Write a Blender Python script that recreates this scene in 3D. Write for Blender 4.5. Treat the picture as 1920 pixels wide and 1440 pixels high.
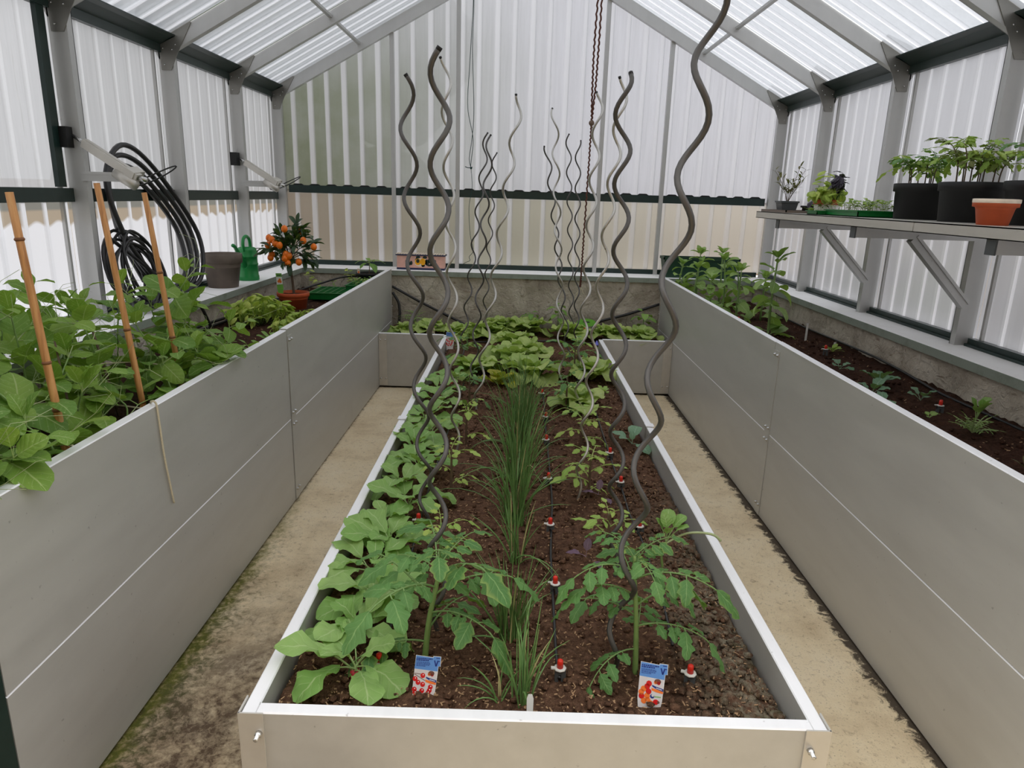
import bpy, math, random
from mathutils import Vector, Matrix, Euler, noise as mnoise

random.seed(7)
for o in list(bpy.data.objects):
    bpy.data.objects.remove(o)
SC = bpy.context.scene
COL = SC.collection
PI = math.pi
R = math.radians

# ------------------------------------------------------------------ camera, sky, exposure
CAM_H = 1.40
def make_camera(f, yaw, pitch, roll):
    y, p, r = R(yaw), R(pitch), R(roll)
    fw = Vector((math.sin(y)*math.cos(p), math.cos(y)*math.cos(p), math.sin(p)))
    r0 = Vector((math.cos(y), -math.sin(y), 0)); u0 = r0.cross(fw)
    rt = r0*math.cos(r) + u0*math.sin(r); up = -r0*math.sin(r) + u0*math.cos(r)
    cam = bpy.data.cameras.new('camera'); cam.sensor_width = 36; cam.lens = f/1920*36
    cam.clip_start = .02; cam.clip_end = 300
    o = bpy.data.objects.new('camera', cam); COL.objects.link(o)
    m = Matrix((rt, up, -fw)).transposed().to_4x4(); m.translation = (0, 0, CAM_H)
    o.matrix_world = m; SC.camera = o
make_camera(1306.2, -.1292, -15.1403, 1.7005)

def make_world():
    w = bpy.data.worlds.new('overcast_sky'); SC.world = w; w.use_nodes = True
    nt = w.node_tree; N = nt.nodes; L = nt.links; N.clear()
    out = N.new('ShaderNodeOutputWorld'); bg = N.new('ShaderNodeBackground')
    tc = N.new('ShaderNodeTexCoord'); sp = N.new('ShaderNodeSeparateXYZ')
    mr = N.new('ShaderNodeMapRange'); mr.inputs['From Min'].default_value = -.05; mr.inputs['From Max'].default_value = 1
    mr.inputs['To Min'].default_value = .55; mr.inputs['To Max'].default_value = 1.0
    cr = N.new('ShaderNodeValToRGB')
    cr.color_ramp.elements[0].position = .5; cr.color_ramp.elements[0].color = (.50, .51, .53, 1)
    cr.color_ramp.elements[1].position = 1; cr.color_ramp.elements[1].color = (1, 1, 1, 1)
    L.new(tc.outputs['Generated'], sp.inputs[0]); L.new(sp.outputs['Z'], mr.inputs['Value'])
    L.new(mr.outputs[0], cr.inputs[0]); L.new(cr.outputs[0], bg.inputs[0]); bg.inputs[1].default_value = 1.55
    L.new(bg.outputs[0], out.inputs[0])
make_world()
VS = SC.view_settings
SC.display_settings.display_device = 'sRGB'
VS.view_transform = 'Standard'; VS.look = 'None'; VS.exposure = 0.78; VS.gamma = 1; VS.use_curve_mapping = False
SC.cycles.max_bounces = 8; SC.cycles.diffuse_bounces = 4; SC.cycles.glossy_bounces = 3
SC.cycles.transmission_bounces = 4; SC.cycles.transparent_max_bounces = 10

# ------------------------------------------------------------------ materials
def srgb(r, g, b):
    f = lambda c: (c/255/12.92 if c/255 <= .04045 else ((c/255+.055)/1.055)**2.4)
    return (f(r), f(g), f(b), 1)
class NT:
    def __init__(s, name):
        s.m = bpy.data.materials.new(name); s.m.use_nodes = True
        s.t = s.m.node_tree; s.t.nodes.clear(); s.N = s.t.nodes; s.L = s.t.links
        s.out = s.N.new('ShaderNodeOutputMaterial')
    def n(s, typ, **k):
        nd = s.N.new('ShaderNode'+typ)
        for a, v in k.items():
            if a in nd.inputs: s.set(nd.inputs[a], v)
            else: setattr(nd, a, v)
        return nd
    def set(s, sock, v):
        if isinstance(v, bpy.types.NodeSocket): s.L.new(v, sock)
        else: sock.default_value = v
    def obj(s): return s.n('TexCoord').outputs['Object']
    def noise(s, vec, scale, detail=3, rough=.55, dist=0):
        nd = s.n('TexNoise', Scale=scale, Detail=detail, Roughness=rough, Distortion=dist); s.L.new(vec, nd.inputs['Vector']); return nd.outputs['Fac']
    def mapping(s, vec, scale):
        nd = s.n('Mapping'); s.L.new(vec, nd.inputs['Vector']); nd.inputs['Scale'].default_value = scale; return nd.outputs[0]
    def ramp(s, fac, stops):
        nd = s.n('ValToRGB'); e = nd.color_ramp.elements
        while len(e) < len(stops): e.new(.5)
        for el, (p, c) in zip(e, stops): el.position = p; el.color = c if len(c) == 4 else (*c, 1)
        s.L.new(fac, nd.inputs[0]); return nd.outputs[0]
    def mix(s, fac, a, b, mode='MIX'):
        nd = s.n('MixRGB', blend_type=mode); s.set(nd.inputs[0], fac); s.set(nd.inputs[1], a); s.set(nd.inputs[2], b); return nd.outputs[0]
    def math(s, op, a, b=0.0):
        nd = s.n('Math', operation=op); s.set(nd.inputs[0], a); s.set(nd.inputs[1], b); return nd.outputs[0]
    def rng(s, v, a, b, c=0.0, d=1.0):
        nd = s.n('MapRange'); s.L.new(v, nd.inputs['Value'])
        for k, x in zip(('From Min', 'From Max', 'To Min', 'To Max'), (a, b, c, d)): nd.inputs[k].default_value = x
        return nd.outputs[0]
    def bump(s, h, strength=.3, dist=.01):
        nd = s.n('Bump', Strength=strength, Distance=dist); s.L.new(h, nd.inputs['Height']); return nd.outputs[0]
    def bsdf(s, color, rough=.5, metal=0.0, normal=None, **k):
        p = s.n('BsdfPrincipled'); s.set(p.inputs['Base Color'], color); s.set(p.inputs['Roughness'], rough); s.set(p.inputs['Metallic'], metal)
        for a, v in k.items(): s.set(p.inputs[a.replace('_', ' ')], v)
        if normal is not None: s.L.new(normal, p.inputs['Normal'])
        return p.outputs[0]
    def done(s, sh): s.L.new(sh, s.out.inputs[0]); return s.m

def plain(name, col, rough=.5, metal=0.0, var=.12, scale=30, bump=0.0, **k):
    t = NT(name); v = t.obj(); f = t.noise(v, scale)
    d = tuple(c*(1-var) for c in col[:3])+(1,); l = tuple(min(1, c*(1+var)) for c in col[:3])+(1,)
    c = t.ramp(f, [(.3, d), (.7, l)])
    return t.done(t.bsdf(c, rough, metal, t.bump(f, bump, .004) if bump else None, **k))

def aluminium(name, col, rough, metal, streak=(8, 1.5, 8)):
    t = NT(name); v = t.obj()
    f1 = t.noise(t.mapping(v, streak), 2.0, 4); f2 = t.noise(v, 60, 2); f3 = t.noise(v, 3.2, 5, .6)
    c = t.mix(t.rng(f1, .3, .7), tuple(x*.9 for x in col[:3])+(1,), col)
    c = t.mix(t.rng(f3, .58, .75, 0, .35), c, tuple(x*.78 for x in col[:3])+(1,))
    c = t.mix(t.rng(f2, .72, .78, 0, .4), c, (.12, .11, .1, 1))
    return t.done(t.bsdf(c, t.rng(f1, .2, .8, rough-.06, rough+.08), metal))

M = {}
M['panel'] = aluminium('bed_panel_aluminium', srgb(196, 195, 190), .45, .35)
M['strip'] = aluminium('bare_aluminium', srgb(214, 210, 202), .42, .55)
M['frame'] = aluminium('frame_aluminium', srgb(198, 198, 196), .42, .45, (6, 6, 1))
M['gusset'] = aluminium('gusset_steel', srgb(150, 148, 142), .38, .7)
M['bolt'] = plain('bolt_steel', srgb(200, 200, 198), .25, .9)
M['green_metal'] = plain('dark_green_metal', srgb(24, 46, 42), .32, .0, .1)
M['black'] = plain('black_plastic', srgb(11, 11, 12), .6, 0, .2)
M['hose'] = plain('black_hose', srgb(34, 34, 35), .4, 0, .15)
M['stake'] = aluminium('galvanised_stake', srgb(88, 86, 84), .4, .35)
M['rim'] = aluminium('sky_lit_rim_aluminium', srgb(247, 247, 249), .5, .15)  # near white colour imitates sky light falling on the board tops
M['stake_bright'] = aluminium('bright_stake', srgb(190, 188, 182), .3, .7)
M['white_plastic'] = plain('white_plastic', srgb(232, 232, 228), .4, 0, .04)
M['red'] = plain('red_plastic', srgb(222, 44, 26), .4, 0, .06)
M['grey_plastic'] = plain('grey_plastic', srgb(78, 82, 84), .45, 0, .06)
M['light_plastic'] = plain('pale_plastic', srgb(216, 214, 208), .4, 0, .04)
M['terracotta'] = plain('terracotta', srgb(196, 88, 46), .6, 0, .1, 18)
M['grey_pot'] = plain('grey_brown_pot', srgb(112, 100, 90), .7, 0, .14, 14)
M['can_green'] = plain('green_plastic', srgb(28, 140, 68), .35, 0, .05)
M['tray_green'] = plain('tray_green', srgb(10, 112, 48), .35, 0, .1)
M['box_green'] = plain('planter_green', srgb(22, 58, 40), .45, 0, .1)
M['twine'] = plain('pale_twine', srgb(206, 196, 170), .9, 0, .1, 200)
M['rope'] = plain('red_brown_rope', srgb(92, 56, 44), .9, 0, .35, 260)
M['cord_green'] = plain('dark_green_cord', srgb(28, 62, 58), .8)
M['stick'] = plain('dry_stick', srgb(112, 92, 78), .8, 0, .25, 60)
M['bark'] = plain('bark', srgb(92, 76, 60), .85, 0, .25, 60, .3)
M['orange'] = plain('orange_rind', srgb(240, 120, 14), .38, 0, .08, 40, .1)
M['chip'] = plain('straw_chip', srgb(160, 128, 96), .9, 0, .4, 40)
M['pink'] = plain('painted_pink', srgb(222, 172, 156), .5, 0, .08)
M['navy'] = plain('painted_navy', srgb(34, 44, 78), .45)
M['lemon'] = plain('painted_yellow', srgb(240, 170, 20), .45)
M['leafpaint'] = plain('painted_dark_green', srgb(22, 48, 44), .45)
M['cream'] = plain('painted_cream', srgb(236, 220, 200), .5)
M['tagblue'] = plain('tag_blue', srgb(92, 142, 206), .35, 0, .03)
M['tagink'] = plain('tag_dark_blue', srgb(24, 52, 130), .4, 0, .03)
M['tagorange'] = plain('tag_orange', srgb(238, 120, 50), .4, 0, .05)
M['tagtomato'] = plain('tag_tomato_red', srgb(206, 26, 28), .35, 0, .1)
M['tagpic'] = plain('tag_pale_photo', srgb(212, 206, 206), .4, 0, .06)
M['skin'] = plain('tag_brown', srgb(110, 70, 60), .5)
M['taglime'] = plain('tag_lime', srgb(110, 180, 60), .4)
M['flower'] = plain('violet_petal', srgb(110, 110, 200), .6)
M['radish'] = plain('radish_red', srgb(190, 40, 60), .5)

def mat_bamboo():
    t = NT('bamboo'); v = t.obj(); f = t.noise(t.mapping(v, (40, 40, 3)), 3, 4)
    c = t.ramp(f, [(.3, srgb(168, 112, 62)), (.55, srgb(206, 150, 92)), (.8, srgb(216, 170, 110))])
    return t.done(t.bsdf(c, .5))
M['bamboo'] = mat_bamboo()
M['bamboo_node'] = plain('bamboo_node', srgb(126, 82, 50), .6)

def mat_soil(name, dark, mid, light, mossy=False):
    t = NT(name); v = t.obj(); a = t.noise(v, 7, 5, .65); b = t.noise(v, 60, 4, .7); g = t.noise(v, 190, 3, .7)
    c = t.mix(t.rng(b, .3, .72), dark, mid); c = t.mix(t.rng(g, .56, .8, 0, .6), c, light); c = t.mix(t.rng(a, .45, .75, 0, .55), c, dark)
    if mossy:   # crusty grey green growth along the right hand side of the front half
        sp = t.n('SeparateXYZ'); t.L.new(v, sp.inputs[0])
        mx = t.math('MULTIPLY', t.rng(sp.outputs['X'], .36, .56), t.rng(sp.outputs['Y'], 2.6, 1.7))
        k = t.math('MULTIPLY', mx, t.rng(t.noise(v, 38, 5, .7, .6), .42, .62, 0, .85))
        c = t.mix(k, c, srgb(146, 140, 120)); k2 = t.math('MULTIPLY', mx, t.rng(t.noise(v, 23, 3), .52, .7, 0, .6))
        c = t.mix(k2, c, srgb(62, 62, 36))
    h = t.math('ADD', b, t.math('MULTIPLY', g, .6))
    return t.done(t.bsdf(c, .95, 0, t.bump(h, .9, .012), Specular_IOR_Level=.1))
M['soil'] = mat_soil('bed_soil', srgb(62, 43, 33), srgb(126, 94, 74), srgb(176, 142, 114), True)
M['soil_dark'] = mat_soil('side_bed_soil', srgb(44, 29, 23), srgb(90, 62, 49), srgb(130, 100, 80))

def mat_plaster():
    t = NT('rough_plaster'); v = t.obj(); a = t.noise(v, 3.0, 6, .65, .6); b = t.noise(v, 14, 5, .7, .8); s = t.noise(t.mapping(v, (3, 3, 9)), 2.2, 4, .6, 1.2)
    c = t.ramp(a, [(.3, srgb(150, 139, 124)), (.5, srgb(192, 182, 166)), (.7, srgb(216, 208, 194))])
    c = t.mix(t.rng(s, .6, .74, 0, .75), c, srgb(112, 86, 66)); c = t.mix(t.rng(b, .6, .75, 0, .8), c, srgb(84, 74, 64))
    sp = t.n('SeparateXYZ'); t.L.new(v, sp.inputs[0])
    low = t.math('MULTIPLY', t.rng(sp.outputs['Z'], .52, .36), t.rng(a, .35, .6)); c = t.mix(t.math('MULTIPLY', low, .7), c, srgb(92, 92, 56))
    ridge = t.n('TexVoronoi', feature='DISTANCE_TO_EDGE', Scale=4.5); t.L.new(t.mix(.25, v, t.n('TexNoise', Scale=5.0).outputs['Color'], 'ADD'), ridge.inputs['Vector'])
    crack = t.rng(ridge.outputs['Distance'], 0, .03); c = t.mix(t.math('MULTIPLY', t.math('SUBTRACT', 1.0, crack), t.rng(a, .5, .7, 0, .8)), c, srgb(66, 56, 48))
    h = t.math('ADD', t.math('MULTIPLY', b, .7), t.math('MULTIPLY', t.noise(v, 40, 4), .3))
    return t.done(t.bsdf(c, .95, 0, t.bump(h, 1.0, .03), Specular_IOR_Level=.2))
M['plaster'] = mat_plaster()

def mat_concrete():
    t = NT('path_concrete'); v = t.obj(); a = t.noise(v, 4, 6, .65); b = t.noise(v, 42, 5, .7, .5); g = t.noise(v, 150, 3, .7)
    c = t.ramp(a, [(.25, srgb(204, 182, 148)), (.5, srgb(232, 214, 180)), (.75, srgb(240, 226, 198))])
    c = t.mix(t.rng(b, .56, .72, 0, .7), c, srgb(160, 138, 110)); c = t.mix(t.rng(g, .60, .70, 0, .75), c, srgb(112, 92, 72))
    sp = t.n('SeparateXYZ'); t.L.new(v, sp.inputs[0]); X, Y = sp.outputs['X'], sp.outputs['Y']
    # old dark wear in the front half of the left path
    wear = t.math('MULTIPLY', t.rng(X, -.2, -.4), t.rng(t.math('ADD', Y, t.math('MULTIPLY', t.noise(v, 3, 4), 1.6)), 3.35, 2.35))
    spots = t.rng(t.math('ADD', t.math('MULTIPLY', t.noise(t.mapping(v, (1, 1, 1)), 7, 6, .75, .8), .6), t.math('MULTIPLY', b, .5)), .42, .62, 0, .9)
    c = t.mix(t.math('MULTIPLY', wear, .45), c, srgb(126, 102, 76))
    c = t.mix(t.math('MULTIPLY', wear, spots), c, srgb(74, 56, 42))
    # moss at the foot of the left bed, black dirt at the foot of the right bed
    n1 = t.math('MULTIPLY', t.noise(v, 9, 5, .7), .16)
    moss = t.math('MULTIPLY', t.rng(t.math('SUBTRACT', X, n1), -1.02, -1.065), t.rng(Y, 3.3, 2.2)); c = t.mix(t.math('MULTIPLY', moss, t.rng(b, .3, .55, .35, .95)), c, srgb(104, 104, 22))
    moss2 = t.math('MULTIPLY', t.rng(t.math('SUBTRACT', X, t.math('MULTIPLY', n1, 1.4)), -.97, -1.05), t.rng(Y, 2.9, 1.9)); c = t.mix(t.math('MULTIPLY', moss2, t.rng(b, .42, .6, 0, .7)), c, srgb(70, 78, 40))
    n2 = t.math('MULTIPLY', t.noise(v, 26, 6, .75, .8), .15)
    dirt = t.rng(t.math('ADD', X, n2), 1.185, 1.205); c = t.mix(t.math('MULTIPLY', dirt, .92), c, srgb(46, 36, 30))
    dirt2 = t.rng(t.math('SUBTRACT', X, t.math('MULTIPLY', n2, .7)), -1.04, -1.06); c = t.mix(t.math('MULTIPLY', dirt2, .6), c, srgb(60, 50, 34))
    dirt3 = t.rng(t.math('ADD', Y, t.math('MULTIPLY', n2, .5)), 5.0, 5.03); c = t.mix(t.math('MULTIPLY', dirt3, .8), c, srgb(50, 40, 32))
    return t.done(t.bsdf(c, .9, 0, t.bump(t.math('ADD', b, g), .5, .006), Specular_IOR_Level=.25))
M['concrete'] = mat_concrete()

def mat_sill(name, col, dirt, amt):
    t = NT(name); v = t.obj(); a = t.noise(v, 9, 5, .65); b = t.noise(v, 55, 4, .7)
    c = t.mix(t.rng(a, .5, .75, 0, amt), col, dirt); c = t.mix(t.rng(b, .64, .76, 0, amt), c, srgb(90, 88, 76))
    return t.done(t.bsdf(c, .75, 0, t.bump(b, .3, .004)))
M['sill_top'] = mat_sill('sill_white_paint', srgb(254, 254, 254), srgb(224, 224, 218), .3)
M['sill_face'] = mat_sill('sill_grey_green_edge', srgb(140, 148, 136), srgb(104, 112, 96), .7)  # front edge greyer and greener than the white top

def mat_pane(name, flat, rib, clear, kind):
    """Frosted ribbed sheet: the ribs are coloured lighter to imitate the light they catch; dirt and algae are in the sheet's own colour."""
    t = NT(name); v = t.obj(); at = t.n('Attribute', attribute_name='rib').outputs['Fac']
    sp = t.n('SeparateXYZ'); t.L.new(v, sp.inputs[0]); X, Z = sp.outputs['X'], sp.outputs['Z']
    st = t.noise(t.mapping(v, (14, 14, .7)), 2.2, 5, .65); cl = t.noise(v, 2.3, 5, .65)
    c = t.mix(t.rng(st, .3, .7), tuple(x*.86 for x in flat[:3])+(1,), flat)
    c = t.mix(t.rng(st, .62, .76, 0, .5), c, srgb(132, 130, 122))
    clearf = clear
    if kind == 'back':
        al = t.math('MULTIPLY', t.rng(t.math('ADD', X, t.math('MULTIPLY', t.noise(v, 1.2, 2), .5)), .55, -1.35), t.rng(t.math('SUBTRACT', Z, t.math('MULTIPLY', X, .12)), 3.0, 2.3, .25, 1))
        al = t.math('MULTIPLY', al, t.rng(t.noise(v, 3.5, 5, .6), .2, .6, .72, 1))
        up = t.rng(Z, 1.36, 1.41)
        al = t.math('MULTIPLY', al, up)
        c = t.mix(t.math('MULTIPLY', al, .95), c, srgb(128, 134, 112))
        c = t.mix(t.math('MULTIPLY', t.math('SUBTRACT', 1.0, up), .85), c, t.ramp(t.rng(X, -2, 1.6), [(0, srgb(156, 142, 124)), (.45, srgb(160, 158, 138)), (1, srgb(198, 190, 176))]))
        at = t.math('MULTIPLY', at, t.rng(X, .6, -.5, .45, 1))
    if kind == 'left_low':   # whitewashed below an uneven line, bare above it
        edge = t.math('ADD', Z, t.math('MULTIPLY', t.math('SINE', t.math('MULTIPLY', sp.outputs['Y'], 44.9)), .010))
        bare = t.rng(edge, 1.222, 1.236); c = t.mix(bare, srgb(226, 226, 230), srgb(170, 156, 138)); c = t.mix(t.math('MULTIPLY', bare, t.rng(Z, 1.28, 1.29)), c, srgb(130, 130, 124))
    c = t.mix(at, c, rib)  # lighter rib colour stands in for light caught by the raised ribs
    tr = t.n('BsdfTranslucent'); t.L.new(c, tr.inputs[0]); df = t.n('BsdfDiffuse'); t.L.new(c, df.inputs[0])
    m1 = t.n('MixShader'); m1.inputs[0].default_value = .22; t.L.new(tr.outputs[0], m1.inputs[1]); t.L.new(df.outputs[0], m1.inputs[2])
    tp = t.n('BsdfTransparent'); tp.inputs[0].default_value = (.96, .97, .98, 1)
    m2 = t.n('MixShader'); t.set(m2.inputs[0], clearf); t.L.new(m1.outputs[0], m2.inputs[1]); t.L.new(tp.outputs[0], m2.inputs[2])
    gl = t.n('BsdfGlossy', Roughness=.3); fr = t.n('Fresnel', IOR=1.4); k = t.math('MULTIPLY', fr.outputs[0], .5)
    m3 = t.n('MixShader'); t.L.new(k, m3.inputs[0]); t.L.new(m2.outputs[0], m3.inputs[1]); t.L.new(gl.outputs[0], m3.inputs[2])
    return t.done(m3.outputs[0])
WHITE = srgb(250, 250, 250)
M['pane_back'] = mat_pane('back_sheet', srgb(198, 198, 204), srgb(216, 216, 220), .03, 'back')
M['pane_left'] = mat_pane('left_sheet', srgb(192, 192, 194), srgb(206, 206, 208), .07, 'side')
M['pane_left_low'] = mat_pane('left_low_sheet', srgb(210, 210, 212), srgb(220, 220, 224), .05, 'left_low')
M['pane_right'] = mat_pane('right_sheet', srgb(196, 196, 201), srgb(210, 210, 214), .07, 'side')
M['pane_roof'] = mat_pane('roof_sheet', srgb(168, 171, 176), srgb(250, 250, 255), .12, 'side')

def mat_leaf(name, base, dark, vein, rough=.45, trans=.3, veins=9, mottle=0.0, edge=None):
    t = NT(name); uv = t.n('UVMap').outputs[0]; sp = t.n('SeparateXYZ'); t.L.new(uv, sp.inputs[0]); U, V = sp.outputs['X'], sp.outputs['Y']
    au = t.math('ABSOLUTE', t.math('SUBTRACT', U, .5))
    side = t.math('ABSOLUTE', t.math('SINE', t.math('MULTIPLY', t.math('SUBTRACT', V, t.math('MULTIPLY', au, .55)), veins*PI)))
    vm = t.math('MAXIMUM', t.rng(au, .035, .01), t.math('MULTIPLY', t.rng(side, .16, .02), .55))
    oi = t.n('ObjectInfo').outputs['Random']; v = t.obj()
    c = t.mix(oi, base, dark); c = t.mix(t.rng(t.noise(v, 25, 4), .35, .7, 0, .5), c, dark)
    c = t.mix(t.math('MULTIPLY', vm, .6), c, vein)
    if mottle: c = t.mix(t.rng(t.noise(v, 120, 4, .7), .6, .68, 0, mottle), c, vein)
    if edge: c = t.mix(t.math('MULTIPLY', t.rng(au, .3, .5), t.rng(oi, .55, .9, 0, .8)), c, edge)
    nrm = t.bump(t.math('ADD', t.math('MULTIPLY', side, .5), t.noise(v, 60, 3)), .35, .004)
    p = t.bsdf(c, rough, 0, nrm, Specular_IOR_Level=.35)
    tr = t.n('BsdfTranslucent'); t.L.new(t.mix(.5, c, srgb(150, 190, 40), 'MULTIPLY'), tr.inputs[0]); t.L.new(t.mix(.55, c, srgb(170, 210, 60)), tr.inputs[0])
    m = t.n('MixShader'); m.inputs[0].default_value = trans; t.L.new(p, m.inputs[1]); t.L.new(tr.outputs[0], m.inputs[2])
    return t.done(m.outputs[0])
M['pea'] = mat_leaf('pea_leaf', srgb(148, 178, 80), srgb(98, 138, 56), srgb(194, 212, 144), .5, .3, 6, .5)
M['radish_leaf'] = mat_leaf('radish_leaf', srgb(160, 192, 116), srgb(128, 172, 88), srgb(196, 216, 156), .5, .3, 5)
M['tomato'] = mat_leaf('tomato_leaf', srgb(102, 146, 80), srgb(76, 120, 64), srgb(154, 184, 118), .55, .25, 6, 0, srgb(140, 160, 84))
M['tomato_young'] = mat_leaf('young_tomato_leaf', srgb(186, 206, 104), srgb(150, 184, 88), srgb(204, 216, 140), .55, .3, 6)
M['tomato_purple'] = mat_leaf('bronze_tomato_leaf', srgb(112, 138, 70), srgb(92, 84, 44), srgb(150, 160, 90), .5, .25, 6)
M['lettuce'] = mat_leaf('lettuce_leaf', srgb(196, 210, 126), srgb(158, 184, 98), srgb(212, 222, 170), .4, .3, 7, .45)
M['lettuce_yellow'] = mat_leaf('yellow_lettuce_leaf', srgb(186, 184, 60), srgb(150, 150, 40), srgb(206, 204, 110), .4, .3, 7)
M['basil'] = mat_leaf('basil_leaf', srgb(202, 214, 104), srgb(158, 186, 80), srgb(210, 220, 130), .35, .3, 5)
M['basil_purple'] = mat_leaf('purple_basil_leaf', srgb(50, 38, 58), srgb(34, 26, 40), srgb(80, 66, 88), .35, .05, 5)
M['kumquat'] = mat_leaf('kumquat_leaf', srgb(52, 82, 48), srgb(28, 52, 32), srgb(70, 96, 58), .3, .1, 6)
M['bean'] = mat_leaf('broad_bean_leaf', srgb(164, 190, 112), srgb(122, 158, 82), srgb(198, 214, 162), .5, .3, 6)
M['cabbage'] = mat_leaf('cabbage_leaf', srgb(130, 164, 132), srgb(96, 136, 104), srgb(180, 200, 176), .45, .2, 5)
M['pepper'] = mat_leaf('pepper_leaf', srgb(146, 182, 92), srgb(108, 152, 70), srgb(170, 196, 120), .4, .3, 5)
M['purple_leaf'] = mat_leaf('purple_seedling_leaf', srgb(132, 100, 130), srgb(108, 84, 104), srgb(160, 130, 150), .5, .2, 4)
M['brownleaf'] = mat_leaf('bronzed_leaf', srgb(110, 104, 66), srgb(76, 62, 44), srgb(136, 126, 86), .5, .15, 4)
M['seedling'] = mat_leaf('seedling_leaf', srgb(162, 190, 108), srgb(120, 158, 76), srgb(180, 204, 142), .45, .3, 4)
M['chive'] = plain('chive_blade', srgb(104, 142, 78), .45, 0, .3, 6)
M['chive_dry'] = plain('dry_chive_blade', srgb(190, 184, 130), .7)
M['stem'] = plain('green_stem', srgb(120, 150, 84), .5, 0, .15, 20)
M['stem_brown'] = plain('brown_stem', srgb(98, 80, 62), .6, 0, .2, 30)
M['stem_white'] = plain('pale_stem', srgb(176, 190, 140), .5)
M['grass'] = plain('pale_gravel', srgb(128, 126, 122), .9, 0, .3, 3)
M['hedge'] = plain('hedge_foliage', srgb(50, 66, 40), .8, 0, .4, 6, .5)
M['render_wall'] = plain('beige_render', srgb(176, 156, 132), .9, 0, .1, 4)

# ------------------------------------------------------------------ mesh building
class MB:
    def __init__(s): s.v = []; s.f = []; s.uv = []; s.mi = []; s.cur = 0; s.sm = []; s.rib = None
    def add(s, vs, fs, uvs=None, smooth=False, mat=None):
        b = len(s.v); s.v.extend([tuple(x) for x in vs])
        s.uv.extend(uvs if uvs else [(.5, .5)]*len(vs))
        for f in fs: s.f.append([i+b for i in f]); s.mi.append(s.cur if mat is None else mat); s.sm.append(smooth)
        return s
    def box(s, x0, x1, y0, y1, z0, z1, m=None, mat=None):
        vs = [Vector((x, y, z)) for z in (z0, z1) for y in (y0, y1) for x in (x0, x1)]
        if m: vs = [m @ v for v in vs]
        return s.add(vs, [(0, 2, 3, 1), (4, 5, 7, 6), (0, 1, 5, 4), (2, 6, 7, 3), (0, 4, 6, 2), (1, 3, 7, 5)], mat=mat)
    def prism(s, poly, d, n=(0, 0, 1), mat=None):
        """poly: 3D outline, extruded by vector d"""
        d = Vector(d); k = len(poly); vs = [Vector(p) for p in poly]+[Vector(p)+d for p in poly]
        fs = [tuple(range(k-1, -1, -1)), tuple(range(k, 2*k))]+[(i, (i+1) % k, k+(i+1) % k, k+i) for i in range(k)]
        return s.add(vs, fs, mat=mat)
    def tube(s, pts, r, n=6, cap=True, mat=None, uv=True):
        pts = [Vector(p) for p in pts]; k = len(pts); rr = r if isinstance(r, (list, tuple)) else [r]*k
        t = (pts[1]-pts[0]).normalized(); a = t.orthogonal().normalized(); vs = []; uvs = []
        for i, p in enumerate(pts):
            t = (pts[min(i+1, k-1)]-pts[max(i-1, 0)]).normalized()
            a = (a - t*a.dot(t)).normalized(); b = t.cross(a)
            for j in range(n):
                q = 2*PI*j/n; vs.append(p+(a*math.cos(q)+b*math.sin(q))*rr[i]); uvs.append((.5, i/(k-1)))
        fs = [(i*n+j, i*n+(j+1) % n, (i+1)*n+(j+1) % n, (i+1)*n+j) for i in range(k-1) for j in range(n)]
        if cap: fs += [tuple(range(n-1, -1, -1)), tuple((k-1)*n+j for j in range(n))]
        return s.add(vs, fs, uvs, True, mat)
    def lathe(s, prof, n=28, c=(0, 0, 0), cap=True, mat=None, smooth=True):
        vs = [(c[0]+r*math.cos(2*PI*j/n), c[1]+r*math.sin(2*PI*j/n), c[2]+z) for r, z in prof for j in range(n)]; k = len(prof)
        fs = [(i*n+j, i*n+(j+1) % n, (i+1)*n+(j+1) % n, (i+1)*n+j) for i in range(k-1) for j in range(n)]
        if cap: fs += [tuple(range(n-1, -1, -1)), tuple((k-1)*n+j for j in range(n))]
        return s.add(vs, fs, None, smooth, mat)
    def ball(s, c, r, n=8, m=6, mat=None, sq=(1, 1, 1)):
        prof = [(r*math.sin(PI*i/m), -r*math.cos(PI*i/m)) for i in range(m+1)]; prof[0] = (r*.05, -r); prof[-1] = (r*.05, r)
        vs = [(c[0]+a*math.cos(2*PI*j/n)*sq[0], c[1]+a*math.sin(2*PI*j/n)*sq[1], c[2]+z*sq[2]) for a, z in prof for j in range(n)]; k = len(prof)
        fs = [(i*n+j, i*n+(j+1) % n, (i+1)*n+(j+1) % n, (i+1)*n+j) for i in range(k-1) for j in range(n)]+[tuple(range(n-1, -1, -1)), tuple((k-1)*n+j for j in range(n))]
        return s.add(vs, fs, None, True, mat)
    def join(s, o, m=None):
        vs = [m @ Vector(v) for v in o.v] if m else o.v
        b = len(s.v); s.v.extend([tuple(x) for x in vs]); s.uv.extend(o.uv)
        s.f.extend([[i+b for i in f] for f in o.f]); s.mi.extend(o.mi); s.sm.extend(o.sm); return s
    def mesh(s, name, mats):
        me = bpy.data.meshes.new(name); me.from_pydata(s.v, [], s.f)
        for m in (mats if isinstance(mats, (list, tuple)) else [mats]): me.materials.append(M[m] if isinstance(m, str) else m)
        me.polygons.foreach_set('material_index', s.mi); me.polygons.foreach_set('use_smooth', s.sm)
        ul = me.uv_layers.new(name='UVMap'); flat = []
        for f in s.f:
            for i in f: flat.extend(s.uv[i])
        ul.data.foreach_set('uv', flat)
        if s.rib: at = me.attributes.new('rib', 'FLOAT', 'POINT'); at.data.foreach_set('value', s.rib)
        me.update(); return me
    def build(s, name, mats, parent=None, loc=None): return place(s.mesh(name, mats), name, parent, loc)

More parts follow.
